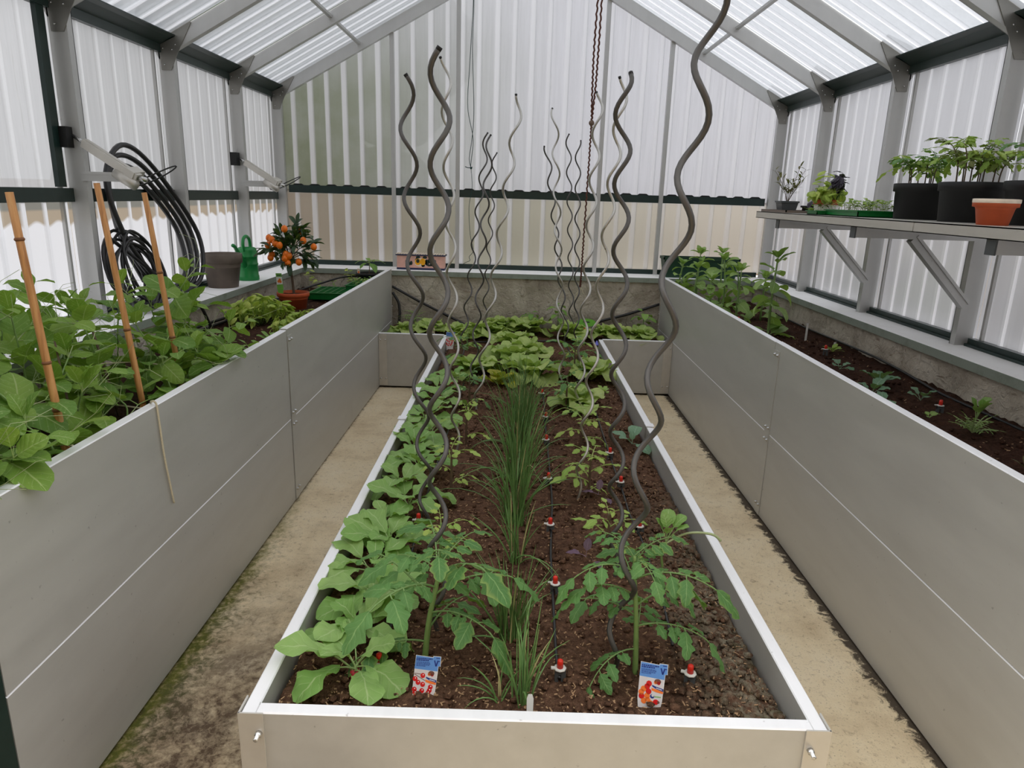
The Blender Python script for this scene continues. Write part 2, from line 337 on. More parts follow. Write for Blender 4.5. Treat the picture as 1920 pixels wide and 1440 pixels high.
def place(me, name, parent=None, loc=None, mat=None):
    o = bpy.data.objects.new(name, me); COL.objects.link(o)
    if parent: o.parent = parent
    if mat is not None: o.matrix_local = mat
    elif loc is not None: o.location = loc
    return o
def tag(o, label=None, cat=None, group=None, kind=None):
    if label: o['label'] = label
    if cat: o['category'] = cat
    if group: o['group'] = group
    if kind: o['kind'] = kind
    return o
def thing(name, label, cat, loc=(0, 0, 0), group=None, rz=0):
    o = bpy.data.objects.new(name, None); COL.objects.link(o); o.location = loc; o.rotation_euler = (0, 0, rz); o.empty_display_size = .05
    return tag(o, label, cat, group)
ORD = ['nearest', 'second', 'third', 'fourth', 'fifth', 'sixth', 'seventh', 'eighth', 'ninth', 'tenth', 'eleventh', 'farthest']
U = random.uniform

# ------------------------------------------------------------------ the setting
XL, XR, YB = -1.97, 2.09, 5.88          # planes of the glazing
CX = .06
POSTS = [1.29, 2.21, 3.13, 4.05, 4.97, 5.80]
RIDGE, SLOPE = 3.16, .55
LOW = lambda x: RIDGE - SLOPE*abs(x-CX)  # underside of the rafters
SILL = .80

fl = MB(); fl.box(-1.80, 1.95, -1.6, 5.7, -.05, 0)
tag(fl.build('floor', 'concrete'), kind='structure')
g = MB(); g.box(-14, 14, -12, 20, -.20, -.10)
tag(g.build('garden_ground', 'grass'), 'pale gravel yard outside around the greenhouse', 'gravel', kind='stuff')

def rough_wall(name, p0, du, length, z0, z1, nrm, depth):
    """masonry plinth whose inner face is uneven plaster"""
    nu, nz = int(length/.03), 26; mb = MB(); vs = []; du = Vector(du); nrm = Vector(nrm); p0 = Vector(p0)
    for j in range(nz+1):
        for i in range(nu+1):
            p = p0+du*(length*i/nu)+Vector((0, 0, z0+(z1-z0)*j/nz))
            h = mnoise.fractal(p*4.0, .9, 2.2, 4)*.016+max(0, mnoise.noise(p*9))*.014-abs(mnoise.noise(p*6.3))*.012
            if j == nz or j == 0: h *= .3
            vs.append(p+nrm*h)
    fs = [(j*(nu+1)+i, j*(nu+1)+i+1, (j+1)*(nu+1)+i+1, (j+1)*(nu+1)+i) for j in range(nz) for i in range(nu)]
    mb.add(vs, fs, smooth=True)
    b = [p0-nrm*depth, p0+du*length-nrm*depth]
    q = [p0+Vector((0, 0, z0)), b[0]+Vector((0, 0, z0)), b[1]+Vector((0, 0, z0)), p0+du*length+Vector((0, 0, z0))]
    mb.add(q+[v+Vector((0, 0, z1-z0)) for v in q], [(0, 1, 5, 4), (1, 2, 6, 5), (2, 3, 7, 6), (4, 5, 6, 7), (0, 3, 2, 1)])
    o = mb.build(name, 'plaster'); o['kind'] = 'structure'; return o
wall_left = rough_wall('wall_left', (-1.735, 6.06, 0), (0, -1, 0), 5.1, 0, .76, (1, 0, 0), .35)
wall_right = rough_wall('wall_right', (1.885, .96, 0), (0, 1, 0), 5.1, 0, .76, (-1, 0, 0), .35)
wall_back = rough_wall('wall_back', (-1.735, 5.575, 0), (1, 0, 0), 3.62, 0, .76, (0, -1, 0), .45)

def sill(parent, x0, x1, y0, y1):
    mb = MB(); mb.box(x0, x1, y0, y1, .762, SILL); o = mb.build('sill', ['sill_face', 'sill_top'], parent)
    o.data.polygons[1].material_index = 1
sill(wall_left, -2.05, -1.70, .96, 5.555); sill(wall_right, 1.86, 2.17, .96, 5.555); sill(wall_back, -2.05, 2.17, 5.555, 6.02)

def pane_mesh(p0, du, length, dv, height, nrm, period=.135, depth=.014, ends=None, thin=1.0, phase=0.0):
    """trapezoidal ribbed sheet: profile along du, extruded along dv. ends: optional (lo(u), hi(u)) along dv"""
    du, dv, nrm, p0 = Vector(du), Vector(dv), Vector(nrm), Vector(p0)
    prof = []; u = phase; k = 0
    while u < length-.03:
        w = (.030 if k % 2 == 0 else .022)*thin
        for a, h in ((0, 0), (.012*thin, 1), (.012*thin+w, 1), (.024*thin+w, 0)):
            if u+a < length: prof.append((u+a, h))
        u += period; k += 1
    prof = [(0, 0)]+[(a+.001, h) for a, h in prof]+[(length, 0)]
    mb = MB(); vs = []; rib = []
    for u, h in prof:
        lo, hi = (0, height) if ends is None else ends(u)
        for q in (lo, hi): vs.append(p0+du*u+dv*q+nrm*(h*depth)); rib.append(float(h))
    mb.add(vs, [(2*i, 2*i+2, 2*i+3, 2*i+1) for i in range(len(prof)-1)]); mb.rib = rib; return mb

def channel(mb, a, b, face, inner, w=.078, fl_=.04, t=.004):
    """C-section from a to b; web faces -y (towards the camera end), inner flange on the room side. 'inner' is the room side direction."""
    a, b, inner = Vector(a), Vector(b), Vector(inner); y = Vector((0, 1, 0))
    for off0, off1, y0, y1 in ((0, w, 0, t), (0, t, t, fl_), (w-t, w, t, fl_), (0, .012, fl_-t, fl_), (w-.012, w, fl_-t, fl_)):
        poly = [a-inner*off0+y*y0, a-inner*off1+y*y0, a-inner*off1+y*y1, a-inner*off0+y*y1]
        mb.prism(poly, b-a)

def gusset(side, y, parent):
    xi = lambda d: (-1.955+d) if side < 0 else (2.075-d)
    zt = lambda d: LOW(xi(d))
    pts = [(.0, 2.20), (.02, 2.222), (.158, 2.278), (.188, 2.236), (.104, 2.085), (.062, 1.998), (.010, 1.998)]
    mb = MB(); mb.prism([(xi(d), y-.005, z) for d, z in pts], (0, .004, 0))
    o = mb.build('gusset_plate', 'gusset', parent)
    for d, z in ((.02, 2.185), (.05, 2.20), (.025, 2.15), (.025, 2.105), (.14, 2.24), (.075, 2.10), (.095, 2.125), (.03, 2.025)):
        b = MB(); b.lathe([(.0045, 0), (.0045, .003), (.002, .006)], 6)
        bo = b.build('bolt', 'bolt', o); bo.matrix_local = Matrix.Translation((xi(d), y-.005, z)) @ Matrix.Rotation(PI/2, 4, 'X')
def side_wall(side):
    wall, xg, xo = (wall_left, XL, -1.88) if side < 0 else (wall_right, XR, 2.0)
    for i, y in enumerate(POSTS):
        mb = MB(); channel(mb, (xo, y, SILL), (xo, y, LOW(xo)+.06), -1, (-side, 0, 0)); mb.build('post', 'frame', wall)
        gusset(side, y, wall)
    for i in range(5):
        y0, y1 = POSTS[i]-.002, POSTS[i+1]-.004
        if i == 4: y1 = YB+.02
        nr = (-side, 0, 0)
        if side < 0:
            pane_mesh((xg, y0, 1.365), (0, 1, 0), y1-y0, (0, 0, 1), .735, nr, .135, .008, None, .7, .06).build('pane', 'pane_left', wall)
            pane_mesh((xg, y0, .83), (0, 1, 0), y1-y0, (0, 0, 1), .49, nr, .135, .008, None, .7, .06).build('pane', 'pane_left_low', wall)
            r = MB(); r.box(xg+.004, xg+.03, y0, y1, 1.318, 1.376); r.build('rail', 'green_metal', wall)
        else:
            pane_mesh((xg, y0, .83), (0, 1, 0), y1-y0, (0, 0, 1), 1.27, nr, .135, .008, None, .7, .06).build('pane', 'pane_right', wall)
        r = MB(); x0 = xg-side*.002; x1 = xg-side*.036
        y0 += .044; y1 = POSTS[i+1]-.006
        r.box(min(x0, x1), max(x0, x1), y0, y1, SILL, .835); r.box(min(x0, xg-side*.05), max(x0, xg-side*.05), y0, y1, SILL, .812); r.build('base_rail', 'green_metal', wall)
        # slim light edge profile of each sheet beside the far post
        r = MB(); x1 = xg-side*.016; r.box(min(x0, x1), max(x0, x1), y1-.06, y1-.045, .83, 2.10); r.build('glazing_bar', 'frame', wall)
        r = MB(); e = xg-side*.03
        r.box(min(xg, e), max(xg, e), y0, y1, 2.085, 2.175); r.prism([(e, y0, 2.14), (e-side*.006, y0, 2.14), (e-side*.085, y0, LOW(e-side*.085)+.060), (e-side*.085, y0, LOW(e-side*.085)+.066), (e, y0, LOW(e)+.066)], (0, y1-y0, 0))  # dark slanted strip stands in for shade above the web, covers roof sheet ends
        r.build('eave_beam', 'green_metal', wall)
side_wall(-1); side_wall(1)
# dark vent frame strip beside the nearest left post
for y in (3.075,):
    r = MB(); r.box(-1.965, -1.945, y-.03, y+.02, 1.38, 2.10); r.build('vent_frame', 'green_metal', wall_left)

# back gable: sheets between the posts, in two storeys
BP = [-1.885, -1.015, -.50, .64, 1.145, 2.005]
for i in range(5):
    x0, x1 = BP[i]+.016, BP[i+1]-.016
    xa, xb = (x0-.1 if i == 0 else x0-.016), (x1+.1 if i == 4 else x1+.016)
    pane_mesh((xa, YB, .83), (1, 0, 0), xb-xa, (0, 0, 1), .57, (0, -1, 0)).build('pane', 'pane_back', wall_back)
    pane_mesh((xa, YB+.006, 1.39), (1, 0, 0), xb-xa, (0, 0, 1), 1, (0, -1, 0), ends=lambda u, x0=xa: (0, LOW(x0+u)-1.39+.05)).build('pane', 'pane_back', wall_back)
    r = MB(); r.box(x0, x1, YB-.03, YB-.016, 1.374, 1.433); r.build('rail', 'green_metal', wall_back)
    n = max(3, int((x1-x0)/.135)); r = MB()
    for k in range(n):   # the scalloped lower ends of the upper sheets
        xx = x0+.03+k*.135
        if xx+.09 < x1: r.prism([(xx, YB-.024, 1.433), (xx+.018, YB-.024, 1.444), (xx+.072, YB-.024, 1.444), (xx+.09, YB-.024, 1.433)], (0, .008, 0))
    r.build('sheet_edge', 'black', wall_back)
    r = MB(); r.box(x0, x1, YB-.03, YB-.004, SILL, .838); r.build('base_rail', 'green_metal', wall_back)
for x in BP[1:5]:
    r = MB(); r.box(x-.016, x+.016, YB-.05, YB-.046, SILL, LOW(x)+.03); r.box(x-.016, x-.012, YB-.046, YB-.012, SILL, LOW(x)+.03); r.box(x+.012, x+.016, YB-.046, YB-.012, SILL, LOW(x)+.03)
    r.build('post', 'frame', wall_back)

# roof
ceiling = bpy.data.objects.new('ceiling', None); COL.objects.link(ceiling); ceiling['kind'] = 'structure'
for side in (-1, 1):
    xe = -1.955 if side < 0 else 2.075
    for y in POSTS:
        mb = MB(); sl = Vector((side, 0, -SLOPE)).normalized(); nrm = Vector((side*SLOPE, 0, 1)).normalized()
        a = Vector((CX, y, RIDGE)); b = Vector((xe, y, LOW(xe)))
        channel(mb, a, b, -1, -nrm, .078); mb.build('rafter', 'frame', ceiling)
    for i in range(5):
        y0, y1 = POSTS[i]+.042, POSTS[i+1]-.006
        if i == 4: y1 = YB
        a = Vector((CX, y0, RIDGE+.09)); L = abs(xe-CX)*math.hypot(1, SLOPE)+.06
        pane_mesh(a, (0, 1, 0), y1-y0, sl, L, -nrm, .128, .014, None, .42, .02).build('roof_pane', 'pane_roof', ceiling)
    xp = CX+side*1.32
    mb = MB(); mb.box(xp-.012, xp+.012, 1.0, YB-.02, LOW(xp)+.045, LOW(xp)+.062); mb.build('purlin', 'frame', ceiling)
mb = MB(); mb.box(CX-.03, CX+.03, 1.0, YB, RIDGE+.02, RIDGE+.10); mb.build('ridge_beam', 'frame', ceiling)
# gable rafter face on the back wall
# door jamb beside the camera end of the left bed
mb = MB(); mb.box(-1.07, -.992, 1.06, 1.166, 0, 2.3); mb.box(-1.085, -1.07, 1.07, 1.15, 0, 2.3); tag(mb.build('door_1', 'green_metal'), kind='structure')

# camera end gable with its wide doorway
wall_front = bpy.data.objects.new('wall_front', None); COL.objects.link(wall_front); wall_front['kind'] = 'structure'
YF = 1.10
for x0, x1, z0 in ((-1.99, -1.085, .0), (-1.085, 1.23, 2.12), (1.23, 2.11, .0)):
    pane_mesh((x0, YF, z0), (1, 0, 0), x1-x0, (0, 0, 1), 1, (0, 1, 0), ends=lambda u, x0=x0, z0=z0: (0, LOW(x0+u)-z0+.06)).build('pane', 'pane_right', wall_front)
mb = MB(); mb.box(-1.085, 1.23, 1.06, 1.15, 2.06, 2.14); mb.build('lintel', 'green_metal', wall_front)
mb = MB(); mb.box(1.152, 1.23, 1.06, 1.166, 0, 2.3); tag(mb.build('door_2', 'green_metal'), kind='structure')

# outside, dimly felt through the sheets
h = MB()
for k in range(46):
    x, y, z = U(-4.6, -.9), U(7.8, 8.4), U(.65, 3.2)
    h.ball((x, y, z), U(.45, .7), 8, 6)
tag(h.build('hedge', 'hedge'), 'dark green hedge outside beyond the back left sheets', 'hedge', kind='stuff')
h = MB(); h.box(-5, 6, 6.9, 7.05, -.10, 1.42)
tag(h.build('garden_wall', 'render_wall'), 'low beige wall outside behind the back of the greenhouse', 'wall', kind='structure')
h = MB(); h.box(-5, 5, -2.2, -2.0, -.10, 4.2)  # unseen wall added behind the camera to cut light on the front board
tag(h.build('light_block_wall', 'render_wall'), 'beige wall added unseen behind the camera to block light at the greenhouse doorway', 'wall', kind='structure')
# ------------------------------------------------------------------ raised beds
def plank(parent, x0, x1, y0, y1, z0, z1, along):
    """hollow aluminium plank with a slightly lipped top and shallow joints at its ends"""
    mb = MB(); b = .0025
    if along == 'y':
        prof = [(x0, z0), (x1, z0), (x1, z1-b), (x1-b, z1), (x0+b, z1), (x0, z1-b)]
        mb.prism([(x, y0, z) for x, z in prof], (0, y1-y0, 0))
    else:
        prof = [(y0, z0), (y1, z0), (y1, z1-b), (y1-b, z1), (y0+b, z1), (y0, z1-b)]
        mb.prism([(x0, y, z) for y, z in prof], (x1-x0, 0, 0))
    for i, f in enumerate(mb.f):
        if all(mb.v[k][2] > z1-.003 for k in f): mb.mi[i] = 1  # top faces take the lighter colour, painted as if lit from above
    return mb.build('plank', ['panel', 'rim'], parent)
def bolt(parent, p, d, r=.006, h=.006):
    b = MB(); b.lathe([(r*1.5, 0), (r*1.5, h*.35), (r, h*.4), (r, h), (r*.5, h+.001)], 8)
    o = b.build('bolt', 'bolt', parent); o.matrix_local = Matrix.Translation(p) @ Vector((0, 0, 1)).rotation_difference(Vector(d)).to_matrix().to_4x4(); return o
def side_bed(name, label, xf, s, joint):
    """xf: visible face; s: +1 when the soil lies on the +x side"""
    t = thing(name, label, 'raised bed', (0, 0, 0))
    a, b = sorted((xf, xf+s*.03))
    for y0, y1, top in ((1.17, joint, .808 if s < 0 else .815), (joint+.005, 5.535, .813)):
        plank(t, a, b, y0, y1, .010, .4030, 'y'); plank(t, a, b, y0, y1, .4055, top, 'y')
    ya, yb = (joint+.004, joint+.062) if s < 0 else (joint-.062, joint-.004)
    f = sorted((xf-s*.0035, xf-s*.0003)); mb = MB(); mb.box(f[0], f[1], ya, yb, .012, .78)
    js = mb.build('joint_strip', 'panel', t)
    for z in (.762, .43, .375, .06):
        for yy in (ya+.012, yb-.014): bolt(js, (xf-s*.0035, yy, z), (-s, 0, 0), .005, .008)
    f = sorted((xf-s*.004, xf-s*.0003)); mb = MB(); mb.box(f[0], f[1], 5.505, 5.537, .30, .812); mb.box(a, b, 5.5355, 5.540, .30, .812); mb.build('corner_strip', 'strip', t)
    for z in (.78, .52, .43): bolt(t, (xf-s*.004, 5.52, z), (-s, 0, 0), .005, .006)
    # head end, towards the camera
    xe = -1.73 if s < 0 else 1.88
    p, q = sorted((xf+s*.03, xe)); plank(t, p, q, 1.17, 1.20, .010, .403, 'x'); plank(t, p, q, 1.17, 1.20, .4055, .811, 'x')
    return t
bed_left = side_bed('raised_bed', 'tall silver grey raised bed of two board rows along the left wall', -.993, -1, 2.968)
bed_right = side_bed('raised_bed', 'tall silver grey raised bed of two board rows along the right wall', 1.147, 1, 3.012)
bed_mid = thing('raised_bed', 'low single board raised bed running down the middle between the paths', 'raised bed')
HC = .409
for x0, x1 in ((-.515, -.485), (.607, .637)):
    plank(bed_mid, x0, x1, 1.146, 3.01, .010, HC-.002, 'y'); plank(bed_mid, x0, x1, 3.014, 4.969, .010, HC, 'y')
    mb = MB(); mb.box(x0-.004, x1+.004, 2.99, 3.035, HC+.0005, HC+.004); mb.build('joint_cap', 'rim', bed_mid)
plank(bed_mid, -.484, .606, 1.143, 1.173, .010, HC, 'x')
for x0, x1 in ((-.9915, -.5155), (.6375, 1.1455)): plank(bed_mid, x0, x1, 4.97, 5.0, .014, HC, 'x')
for xa, xb, xbolt, xs in ((-.519, -.470, -.480, -.5195), (.592, .641, .604, .6375)):
    mb = MB(); mb.box(xa, xb, 1.139, 1.1425, .010, HC+.001); mb.box(xs, xs+.003, 1.1395, 1.19, .010, HC+.001); mb.build('corner_strip', 'strip', bed_mid)
    for z in (.365, .06): bolt(bed_mid, (xbolt, 1.139, z), (0, -1, 0), .0045, .020)
for xa, s in ((-.9915, 1), (1.1455, -1)):
    a, b = sorted((xa, xa+s*.06)); mb = MB(); mb.box(a, b, 4.966, 4.9695, .02, HC-.01); mb.build('corner_strip', 'strip', bed_mid)
    for z in (.36, .07):
        bolt(bed_mid, (xa+s*.012, 4.966, z), (0, -1, 0), .004, .006); bolt(bed_mid, (xa+s*.05, 4.966, z), (0, -1, 0), .004, .004)

# ------------------------------------------------------------------ soil
def soil_z(x, y):
    z = .345+.022*max(0, min(1, (y-4.8)/.7))-.018*max(0, min(1, (x-.42)/.18))*max(0, min(1, (4.6-y)))
    z += .012*max(0, min(1, (1.55-y)/.3))
    return z
def grain(x, y, rough):
    p = Vector((x, y, .3))
    return mnoise.noise(p*5)*.006+mnoise.noise(p*16)*.007*rough+max(0, mnoise.noise(p*42))*.011*rough+mnoise.noise(p*90)*.004*rough
def soil_grid(mb, x0, x1, y0, y1, step, zf, rf, floor_z):
    nx, ny = int((x1-x0)/step), int((y1-y0)/step); vs = []
    for j in range(ny+1):
        for i in range(nx+1):
            x, y = x0+(x1-x0)*i/nx, y0+(y1-y0)*j/ny
            e = floor_z if i in (0, nx) or j in (0, ny) else zf(x, y)+grain(x, y, rf(x, y))
            vs.append((x, y, e))
    mb.add(vs, [(j*(nx+1)+i, j*(nx+1)+i+1, (j+1)*(nx+1)+i+1, (j+1)*(nx+1)+i) for j in range(ny) for i in range(nx)], smooth=True)
mb = MB()
soil_grid(mb, -.4845, .6065, 1.1735, 3.2, .0105, soil_z, lambda x, y: 1+.9*max(0, min(1, (x-.4)*6))*(1 if y < 2.4 else .2), .31)
soil_grid(mb, -.4845, .6065, 3.18, 5.02, .017, soil_z, lambda x, y: 1, .31)
soil_grid(mb, -.9915, 1.1455, 5.0005, 5.572, .022, soil_z, lambda x, y: 1, .31)
soil_mid = tag(mb.build('soil', 'soil'), 'brown crumbly soil filling the low middle bed', 'soil', kind='stuff')
mb = MB(); soil_grid(mb, -1.732, -1.0235, 1.201, 5.572, .03, lambda x, y: .645, lambda x, y: 1, .58)
soil_left = tag(mb.build('soil', 'soil_dark'), 'dark soil filling the tall left bed', 'soil', kind='stuff')
mb = MB(); soil_grid(mb, 1.1775, 1.882, 1.201, 5.572, .022, lambda x, y: .622+.02*min(1, max(0, (x-1.6)*3)), lambda x, y: 1.3, .56)
soil_right = tag(mb.build('soil', 'soil_dark'), 'dark soil filling the tall right bed', 'soil', kind='stuff')
def chips(n, fx, fy, zf, parent, big=1):
    mb = MB()
    for _ in range(n):
        x, y = fx(), fy(); l = U(.001, .0055)*big; w = U(.0006, .0016)*big
        m = Matrix.Translation((x, y, zf(x, y)+U(.006, .014))) @ Euler((U(-.5, .5), U(-.5, .5), U(0, 6.3))).to_matrix().to_4x4()
        mb.box(-l, l, -w, w, -.0008, .0008, m)
    o = mb.build('wood_chips', 'chip', parent); o['kind'] = 'stuff'
chips(5200, lambda: U(-.47, .59), lambda: 1.19+3.6*random.random()**1.5, soil_z, soil_mid)
chips(300, lambda: U(-1.7, -1.04), lambda: U(3, 5.5), lambda x, y: .645, soil_left, 1.1)
chips(500, lambda: U(1.19, 1.86), lambda: U(1.3, 5.0), lambda x, y: .625, soil_right, 1.1)
def clods(n, fx, fy, zf, parent, mat):
    mb = MB()
    for _ in range(n):
        x, y = fx(), fy(); r = U(.003, .010)
        mb.ball((x, y, zf(x, y)+r*.5+.003), r, 5, 4, None, (U(.8, 1.4), U(.8, 1.4), U(.5, .9)))
    o = mb.build('soil_crumbs', mat, parent); o['kind'] = 'stuff'
clods(2600, lambda: U(-.47, .59), lambda: 1.19+3.2*random.random()**1.4, soil_z, soil_mid, 'soil')
clods(900, lambda: U(.40, .595), lambda: U(1.19, 2.5), soil_z, soil_mid, 'soil')
clods(500, lambda: U(1.2, 1.86), lambda: U(1.3, 4.2), lambda x, y: .628, soil_right, 'soil_dark')

# ------------------------------------------------------------------ spiral stakes
def stake(label, y, ax, r, period, zr, ztop, base=None, rad=.0058, hand=1, mats='stake', ylean=0.0):
    """ax = (x at z=0, slope): helix round a slightly leaning axis, straight where it enters the soil"""
    zb = soil_z(ax[0]+ax[1]*.34, y)-.02; t = thing('spiral_stake', label, 'plant stake', (ax[0]+ax[1]*zb, y, zb), 'spiral tomato stakes in the middle bed')
    pts = []; n = int((ztop-zb)/period*16)
    for i in range(n+1):
        z = zb+(ztop-zb)*i/n; k = min(1, max(0, (z-zb)/.12)); q = 2*PI*(z-zr)/period
        pts.append((ax[0]+ax[1]*z+r*k*math.cos(q)-t.location.x, hand*r*k*math.sin(q)+ylean*(z-zb), z-zb))
    mb = MB(); mb.tube(pts, rad, 7); rod = mb.build('rod', mats, t)
    e = Vector(pts[-1]); d = (e-Vector(pts[-2])).normalized(); mb = MB(); mb.tube([e-d*.003, e+d*.004], rad*1.04, 7); mb.build('end_cap', 'black', rod)
    return t
STK = [
 ('thick dark spiral stake at the right front, rising past the top of the view', 1.379, (.225, .065), .021, .1969, 1.54, 1.90, .0064, 'stake'),
 ('thick dark spiral stake by the front left tomato, tallest of the left front pair', 1.511, (-.174, .005), .020, .1769, 1.542, 1.674, .0060, 'stake'),
 ('dark spiral stake left of the tallest left one, its tip leaning left', 2.063, (-.251, -.042), .021, .187, 1.668, 1.707, .0058, 'stake'),
 ('thin pale spiral stake right behind the tallest left front stake', 2.774, (-.219, -.036), .019, .1996, 1.592, 1.881, .0052, 'stake_bright'),
 ('pale spiral stake leaning right, just left of the middle of the back wall', 3.362, (-.228, .119), .019, .2039, 1.536, 1.837, .0058, 'stake_bright'),
 ('leftmost rod of the dark tangled trio left of the chives', 4.435, (-.385, .103), .019, .20, 1.60, 1.756, .005, 'stake'),
 ('tallest rod of the dark tangled trio left of the chives', 3.827, (-.252, .055), .019, .20, 1.55, 1.70, .005, 'stake'),
 ('farthest shortest rod of the dark tangled trio left of the chives', 5.29, (-.26, .046), .019, .20, 1.52, 1.692, .005, 'stake'),
 ('pale thin spiral stake leaning left, tallest of the back right four', 3.886, (.307, -.074), .018, .1986, 1.717, 1.844, .005, 'stake_bright'),
 ('short greenish spiral stake twisted round the tallest of the back right four', 4.532, (.42, -.153), .018, .20, 1.58, 1.696, .005, 'stake'),
 ('dark spiral stake in the middle of the back right four', 5.189, (.455, -.067), .018, .20, 1.67, 1.825, .005, 'stake'),
 ('rightmost of the back right four spiral stakes, tip leaning right', 4.95, (.463, -.044), .018, .20, 1.56, 1.767, .005, 'stake'),
 ('pale spiral stake standing in front of the hanging red brown rope', 3.356, (.325, .011), .020, .2026, 1.584, 1.858, .0058, 'stake_bright'),
 ('thin pale spiral stake just behind the thick dark one right of the rope', 2.327, (.228, .048), .016, .1646, 1.534, 1.762, .0046, 'stake_bright'),
 ('thick dark spiral stake right of the rope with its bent tip', 1.804, (.326, -.05), .019, .1625, 1.518, 1.69, .0058, 'stake'),
]
for lab, y, ax, r, p, zr, zt, rad, mt in STK: stake(lab, y, ax, r, p, zr, zt, None, rad, random.choice((-1, 1)), mt)

# ------------------------------------------------------------------ drip lines
def drip_line(label, pts, rad=.004):
    mb = MB(); P = []
    for a, b in zip(pts, pts[1:]):
        for k in range(6): q = k/6; P.append((a[0]+(b[0]-a[0])*q, a[1]+(b[1]-a[1])*q, a[2]+(b[2]-a[2])*q))
    P.append(pts[-1]); Q = [P[0]]+[tuple(sum(P[i+d][c] for d in (-1, 0, 1))/3 for c in range(3)) for i in range(1, len(P)-1)]+[P[-1]]
    mb.tube(Q, rad, 6); return tag(mb.build('drip_line', 'hose'), label, 'irrigation hose')
sz = lambda x, y, d=.010: (x, y, soil_z(x, y)+d)
drip_line('thin black drip line snaking beside the chives down the middle of the bed', [sz(x, y) for x, y in [(.122, 1.33), (.119, 1.413), (.125, 1.738), (.128, 1.918), (.149, 2.26), (.153, 2.5), (.156, 3.142), (.163, 3.49), (.15, 4.3), (.16, 5.0)]])
drip_line('thin black drip line by the right tomatoes of the middle bed', [sz(x, y) for x, y in [(.405, 1.47), (.424, 1.70), (.422, 2.04), (.411, 2.19), (.416, 2.418), (.413, 2.63), (.42, 3.4), (.43, 4.6)]])
drip_line('thin black drip line hidden under the radish row', [sz(x, y) for x, y in [(-.285, 1.30), (-.29, 1.8), (-.30, 2.4), (-.29, 3.2), (-.28, 4.5)]])
drip_line('short black feed hose lying across the bed before the lettuces', [sz(x, y) for x, y in [(-.35, 4.95), (-.05, 5.06), (.25, 5.08), (.55, 5.04), (.9, 5.2)]], .006)
def make_emitter(label):
    t = thing('drip_emitter', label, 'drip emitter', (0, 0, 0), 'red capped drip emitters')
    mb = MB(); mb.box(-.011, -.003, -.007, .007, -.008, .022); mb.box(.003, .013, -.007, .007, -.010, .022); mb.box(-.011, .013, -.006, .006, .010, .022); mb.build('stake_foot', 'grey_plastic', t)
    mb = MB(); mb.lathe([(.014, .022), (.0145, .025), (.010, .026)], 8); mb.box(-.020, -.010, -.004, .004, .0225, .0255); mb.build('flange', 'light_plastic', t)
    mb = MB(); mb.lathe([(.0075, .026), (.0065, .044), (.004, .046)], 8); mb.build('cap', 'red', t); return t
def dup(root, loc, rz, label, group=None):
    r = root.copy(); COL.objects.link(r); r.location = loc; r.rotation_euler = (0, 0, rz); r['label'] = label
    if group: r['group'] = group
    for ch in list(root.children):
        c = ch.copy(); COL.objects.link(c); c.parent = r
        for g_ in ch.children: d_ = g_.copy(); COL.objects.link(d_); d_.parent = c
    return r
EM = [(x, y, 'drip emitter with a red cap, %s along the drip line beside the chives' % ORD[i]) for i, (x, y) in enumerate([(.123, 1.339), (.131, 1.706), (.133, 2.065), (.143, 2.447), (.151, 2.879), (.161, 3.207), (.155, 3.62)])]
EM += [(x, y, 'drip emitter with a red cap, %s along the drip line by the right tomatoes' % ORD[i]) for i, (x, y) in enumerate([(.413, 1.335), (.42, 1.709), (.424, 2.07), (.414, 2.433), (.412, 2.74)])]
EM += [(x, y, 'drip emitter with a red cap among the radishes, %s from the front' % ORD[i]) for i, (x, y) in enumerate([(-.282, 1.342), (-.324, 1.74), (-.295, 2.067)])]
EM += [(-.175, 4.25, 'drip emitter with a red cap left of the yellowing lettuce'), (.385, 3.98, 'drip emitter with a red cap under the pale lettuce on the right')]
em0 = None
for x, y, lab in EM:
    p = (x, y, soil_z(x, y)+.006)
    if em0 is None: em0 = make_emitter(lab); em0.location = p
    else: dup(em0, p, U(-.5, .5), lab)
for x, y, lab in ((1.654, 3.642, 'drip emitter with a red cap in the right bed beside the yellowish sprout'), (1.664, 2.613, 'drip emitter with a red cap in the right bed near the ferny seedling'), (1.45, 4.5, 'drip emitter with a red cap under the tallest broad bean')):
    dup(em0, (x, y, .635), U(-.5, .5), lab)
tb = [(1.80, 4.75, .66), (1.825, 4.3, .65), (1.815, 3.72, .665), (1.835, 3.45, .66), (1.81, 3.15, .66), (1.80, 2.85, .645), (1.83, 2.4, .64), (1.82, 1.6, .64)]
drip_line('grey black irrigation hose along the foot of the right plinth', tb, .006)
drip_line('pair of black hoses along the foot of the left plinth, upper one', [(-1.715, 3.3, .675), (-1.68, 3.9, .672), (-1.60, 4.6, .67), (-1.55, 5.1, .675)], .008)
drip_line('pair of black hoses along the foot of the left plinth, lower one', [(-1.69, 3.3, .66), (-1.655, 3.9, .66), (-1.585, 4.5, .66), (-1.2, 5.35, .68)], .007)
drip_line('black hose curving over the soil behind the kumquat pot', [(-1.66, 4.75, .66), (-1.55, 5.1, .70), (-1.35, 5.42, .755), (-1.10, 5.53, .76)], .007)
drip_line('thick black hose sagging along the left of the back plinth into the soil', [(-.99, 5.545, .675), (-.754, 5.548, .55), (-.498, 5.545, .43), (-.40, 5.52, .385), (-.33, 5.48, .365)], .011)
drip_line('thick black hose sagging along the right of the back plinth into the soil', [(.60, 5.50, .37), (.656, 5.535, .44), (.907, 5.545, .51), (1.145, 5.548, .595)], .011)
drip_line('short black hose bending down in the left back corner', [(-.985, 5.535, .63), (-.935, 5.53, .55), (-.925, 5.52, .46), (-.935, 5.50, .36)], .012)

